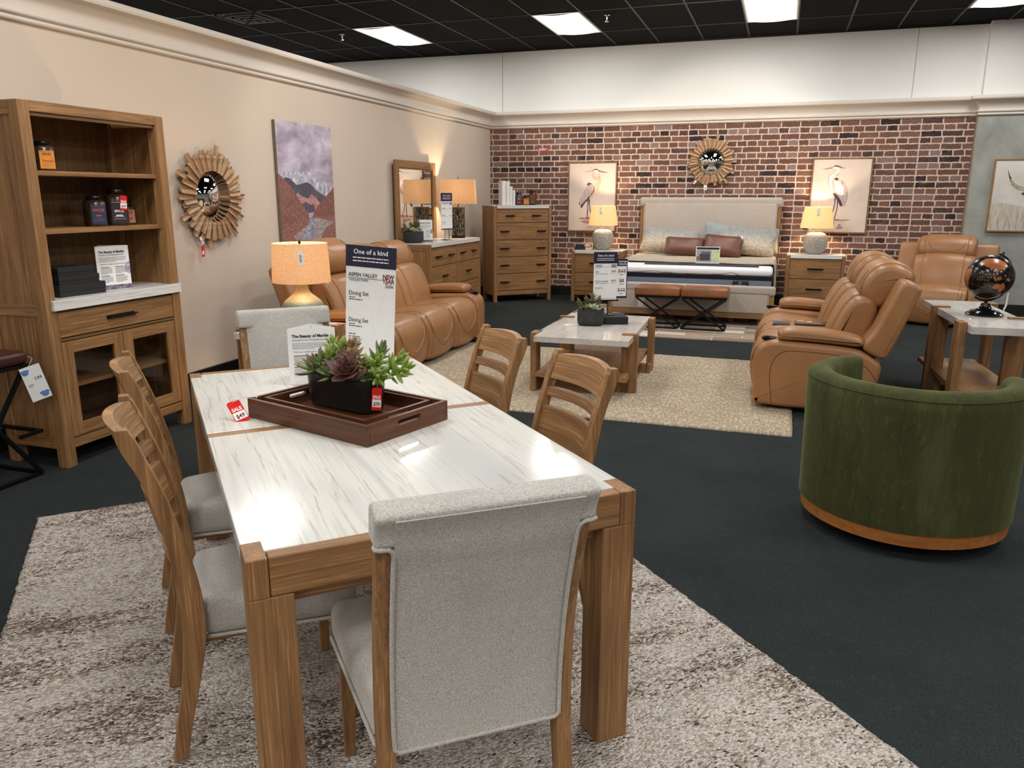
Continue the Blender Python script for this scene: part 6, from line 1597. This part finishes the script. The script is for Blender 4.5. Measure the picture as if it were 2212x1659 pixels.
# heron facing right; canvas units: x -.36...36, z -.5...5
t, yy = framed('wall_art', 'framed heron painting facing right on the brick wall, left of the bed', (-2.742, YW-.001, 1.498), .745, 1.022, HBG, OAK, 'framed heron paintings')
S1 = [(RUST, [(-.12, -.30), (.1, -.285), (.18, -.31), (.12, -.335), (-.1, -.33), (-.2, -.315)], True), (WATER, [(-.14, -.345), (.02, -.35), (.0, -.40), (-.02, -.46), (-.04, -.40), (-.16, -.365)], True),
 (DKP, line([(-.055, -.02), (-.06, -.14), (-.062, -.22), (-.066, -.315)], [.020, .012, .016, .010]), False), (DKP, line([(-.035, -.03), (-.035, -.12), (-.02, -.20), (.0, -.26), (.01, -.31)], [.020, .012, .014, .010, .009]), False),
 (DKP, [(-.02, .02), (-.05, -.04), (-.10, -.08), (-.15, -.16), (-.172, -.15), (-.165, -.10), (-.20, -.12), (-.19, -.06), (-.1, .0)], False),
 (FW1, [(-.03, .20), (.02, .18), (.025, .12), (-.01, .06), (-.06, -.01), (-.11, -.06), (-.16, -.11), (-.185, -.10), (-.18, -.04), (-.155, .03), (-.10, .12)], True),
 (FW2, [(.02, .17), (.06, .20), (.075, .28), (.07, .33), (.11, .33), (.135, .27), (.13, .20), (.10, .12), (.06, .05), (.02, .0), (-.02, -.02), (-.03, .0), (.0, .08)], True),
 (DKP, [(-.06, .215), (-.02, .205), (.0, .19), (-.03, .185), (-.065, .165), (-.08, .18)], False), (DKP, line([(.035, .16), (.03, .10), (.0, .05), (-.04, .0)], [.006, .014, .014, .004]), False),
 (FW2, line([(.105, .31), (.07, .275), (.03, .285), (.015, .33), (.03, .375), (.06, .385)], [.045, .05, .048, .042, .036, .03]), True),
 (PWHITE, [(.025, .39), (.06, .405), (.10, .385), (.10, .368), (.06, .355), (.03, .365)], True), (DKP, line([(-.0, .385), (.04, .405), (.08, .398), (.105, .385)], [.003, .016, .014, .003]), False), (BILL, [(.095, .388), (.16, .375), (.235, .360), (.225, .354), (.15, .358), (.095, .368)], False), (DKP, line([(.095, .383), (.15, .372), (.2, .363)], [.008, .004, .001]), False), (DKP, line([(.01, .392), (-.05, .375), (-.13, .373)], [.003, .002, .001]), False)]
paint(t, yy, S1, 1.0)
t, yy = framed('wall_art', 'framed heron painting facing left on the brick wall, right of the bed', (.722, YW-.001, 1.522), .762, 1.005, HBG, OAK, 'framed heron paintings')
S2 = [(WATER, [(-.2, -.32), (.0, -.312), (.16, -.318), (.10, -.335), (-.05, -.335), (-.2, -.335)], True), (RUST, [(-.18, -.31), (-.14, -.22), (-.12, -.24), (-.09, -.22), (-.10, -.31)], True), (WATER, [(.0, -.42), (.03, -.37), (.06, -.41), (.08, -.43), (.04, -.45), (-.01, -.44)], True), (DKP, line([(-.04, -.34), (-.045, -.43)], [.006, .004]), False),
 (DKP, line([(-.055, -.03), (-.05, -.10), (-.065, -.20), (-.085, -.31)], [.018, .012, .012, .009]), False), (DKP, line([(-.02, -.04), (-.015, -.13), (-.025, -.22), (-.04, -.315)], [.018, .012, .012, .009]), False),
 (DKP, [(-.09, .03), (-.06, -.02), (-.02, -.06), (.02, -.14), (.05, -.13), (.04, -.08), (.0, -.02), (-.05, .05)], False),
 (FW1, [(-.105, .20), (-.06, .22), (.0, .21), (.06, .16), (.09, .08), (.10, -.02), (.085, -.12), (.06, -.14), (.03, -.08), (-.02, .0), (-.07, .05), (-.105, .10)], True), (PWHITE, [(-.09, .19), (-.03, .20), (.03, .12), (.05, .02), (.0, .02), (-.05, .06)], True),
 (DKP, [(-.095, .225), (-.06, .245), (-.03, .225), (-.045, .215), (-.06, .195), (-.07, .22)], False),
 (PWHITE, line([(-.10, .08), (-.13, .15), (-.145, .21), (-.13, .26), (-.09, .275), (-.055, .30), (-.05, .345), (-.07, .375)], [.02, .035, .045, .05, .05, .046, .04, .034]), True), (DKP, line([(-.145, .12), (-.165, .20), (-.155, .27), (-.11, .295)], [.002, .005, .005, .002]), False), (DKP, line([(-.09, .265), (-.05, .28), (-.03, .32)], [.002, .008, .003]), False),
 (PWHITE, [(-.13, .375), (-.09, .395), (-.05, .39), (-.04, .365), (-.08, .355), (-.12, .362)], True), (DKP, line([(-.12, .38), (-.085, .398), (-.04, .385), (.0, .372), (.04, .368)], [.003, .018, .014, .005, .001]), False), (BILL, [(-.115, .383), (-.19, .368), (-.25, .355), (-.20, .355), (-.12, .366)], False)]
paint(t, yy, S2, 1.0)
# longhorn picture on the grey wall, cut by the frame edge
t, yy = framed('wall_art', 'gold-framed longhorn picture on the grey wall, cut by the right edge', (3.13, YW-.101, 1.528), 1.24, .905, plain('pale_sky_canvas', (214, 208, 200), .6, noise=.05, nscale=3), GOLDM)
GRASS = speck('pale_grass_paint', (166, 152, 138), (196, 184, 170), (214, 206, 194), (30, 1, 5), 1); HORN = speck('horn_paint', (96, 84, 66), (158, 148, 124), (196, 188, 166), (20, 1, 20), 1)
paint(t, yy, [(GRASS, [(-.60, -.10), (-.45, -.09), (-.3, -.12), (-.1, -.16), (.6, -.14), (.6, -.43), (-.60, -.43)], False),
 (HORN, line([(-.46, .30), (-.42, .20), (-.36, .12), (-.26, .08), (-.17, .06)], [.004, .025, .045, .05, .045]), True), (DKP, line([(-.465, .32), (-.44, .25), (-.42, .21)], [.002, .012, .022]), False), (HORN, line([(.46, .30), (.42, .20), (.36, .12), (.26, .08), (.17, .06)], [.004, .025, .045, .05, .045]), True),
 (DKP, [(-.28, .03), (-.22, .05), (-.16, .04), (-.17, .0), (-.24, .0)], True), (PWHITE, [(-.17, .09), (0, .12), (.17, .09), (.16, -.02), (.10, -.18), (.06, -.30), (-.06, -.30), (-.10, -.18), (-.16, -.02)], True), (DKP, [(-.17, .08), (-.10, .10), (-.08, -.02), (-.12, -.14), (-.16, -.02)], True), (DKP, [(-.08, -.22), (-.02, -.25), (-.06, -.31), (-.10, -.26)], True)]
 + [(DKP, line([(-.56+.07*k, -.42), (-.57+.07*k+.02*((k*7) % 3-1), -.30), (-.60+.07*k+.05*((k*5) % 3-1), -.20+.03*((k*3) % 3))], [.003, .002, .001]), False) for k in range(14)], 1.0)
# red sticker on the bricks
bm = NB(); box(bm, -.078, .078, -.002, -.0005, -.018, .018); o = part('wall_sticker', bm, REDT); o.location = (-3.525, YW, 2.205); tag(o, 'small red sticker on the brick wallpaper above the corner chest', 'sticker')
bm = NB(); greek(bm, -.065, .006, .13, 2, .013, .008, -.0026, 0, 3, .8); part('lettering', bm, WHINK, o)
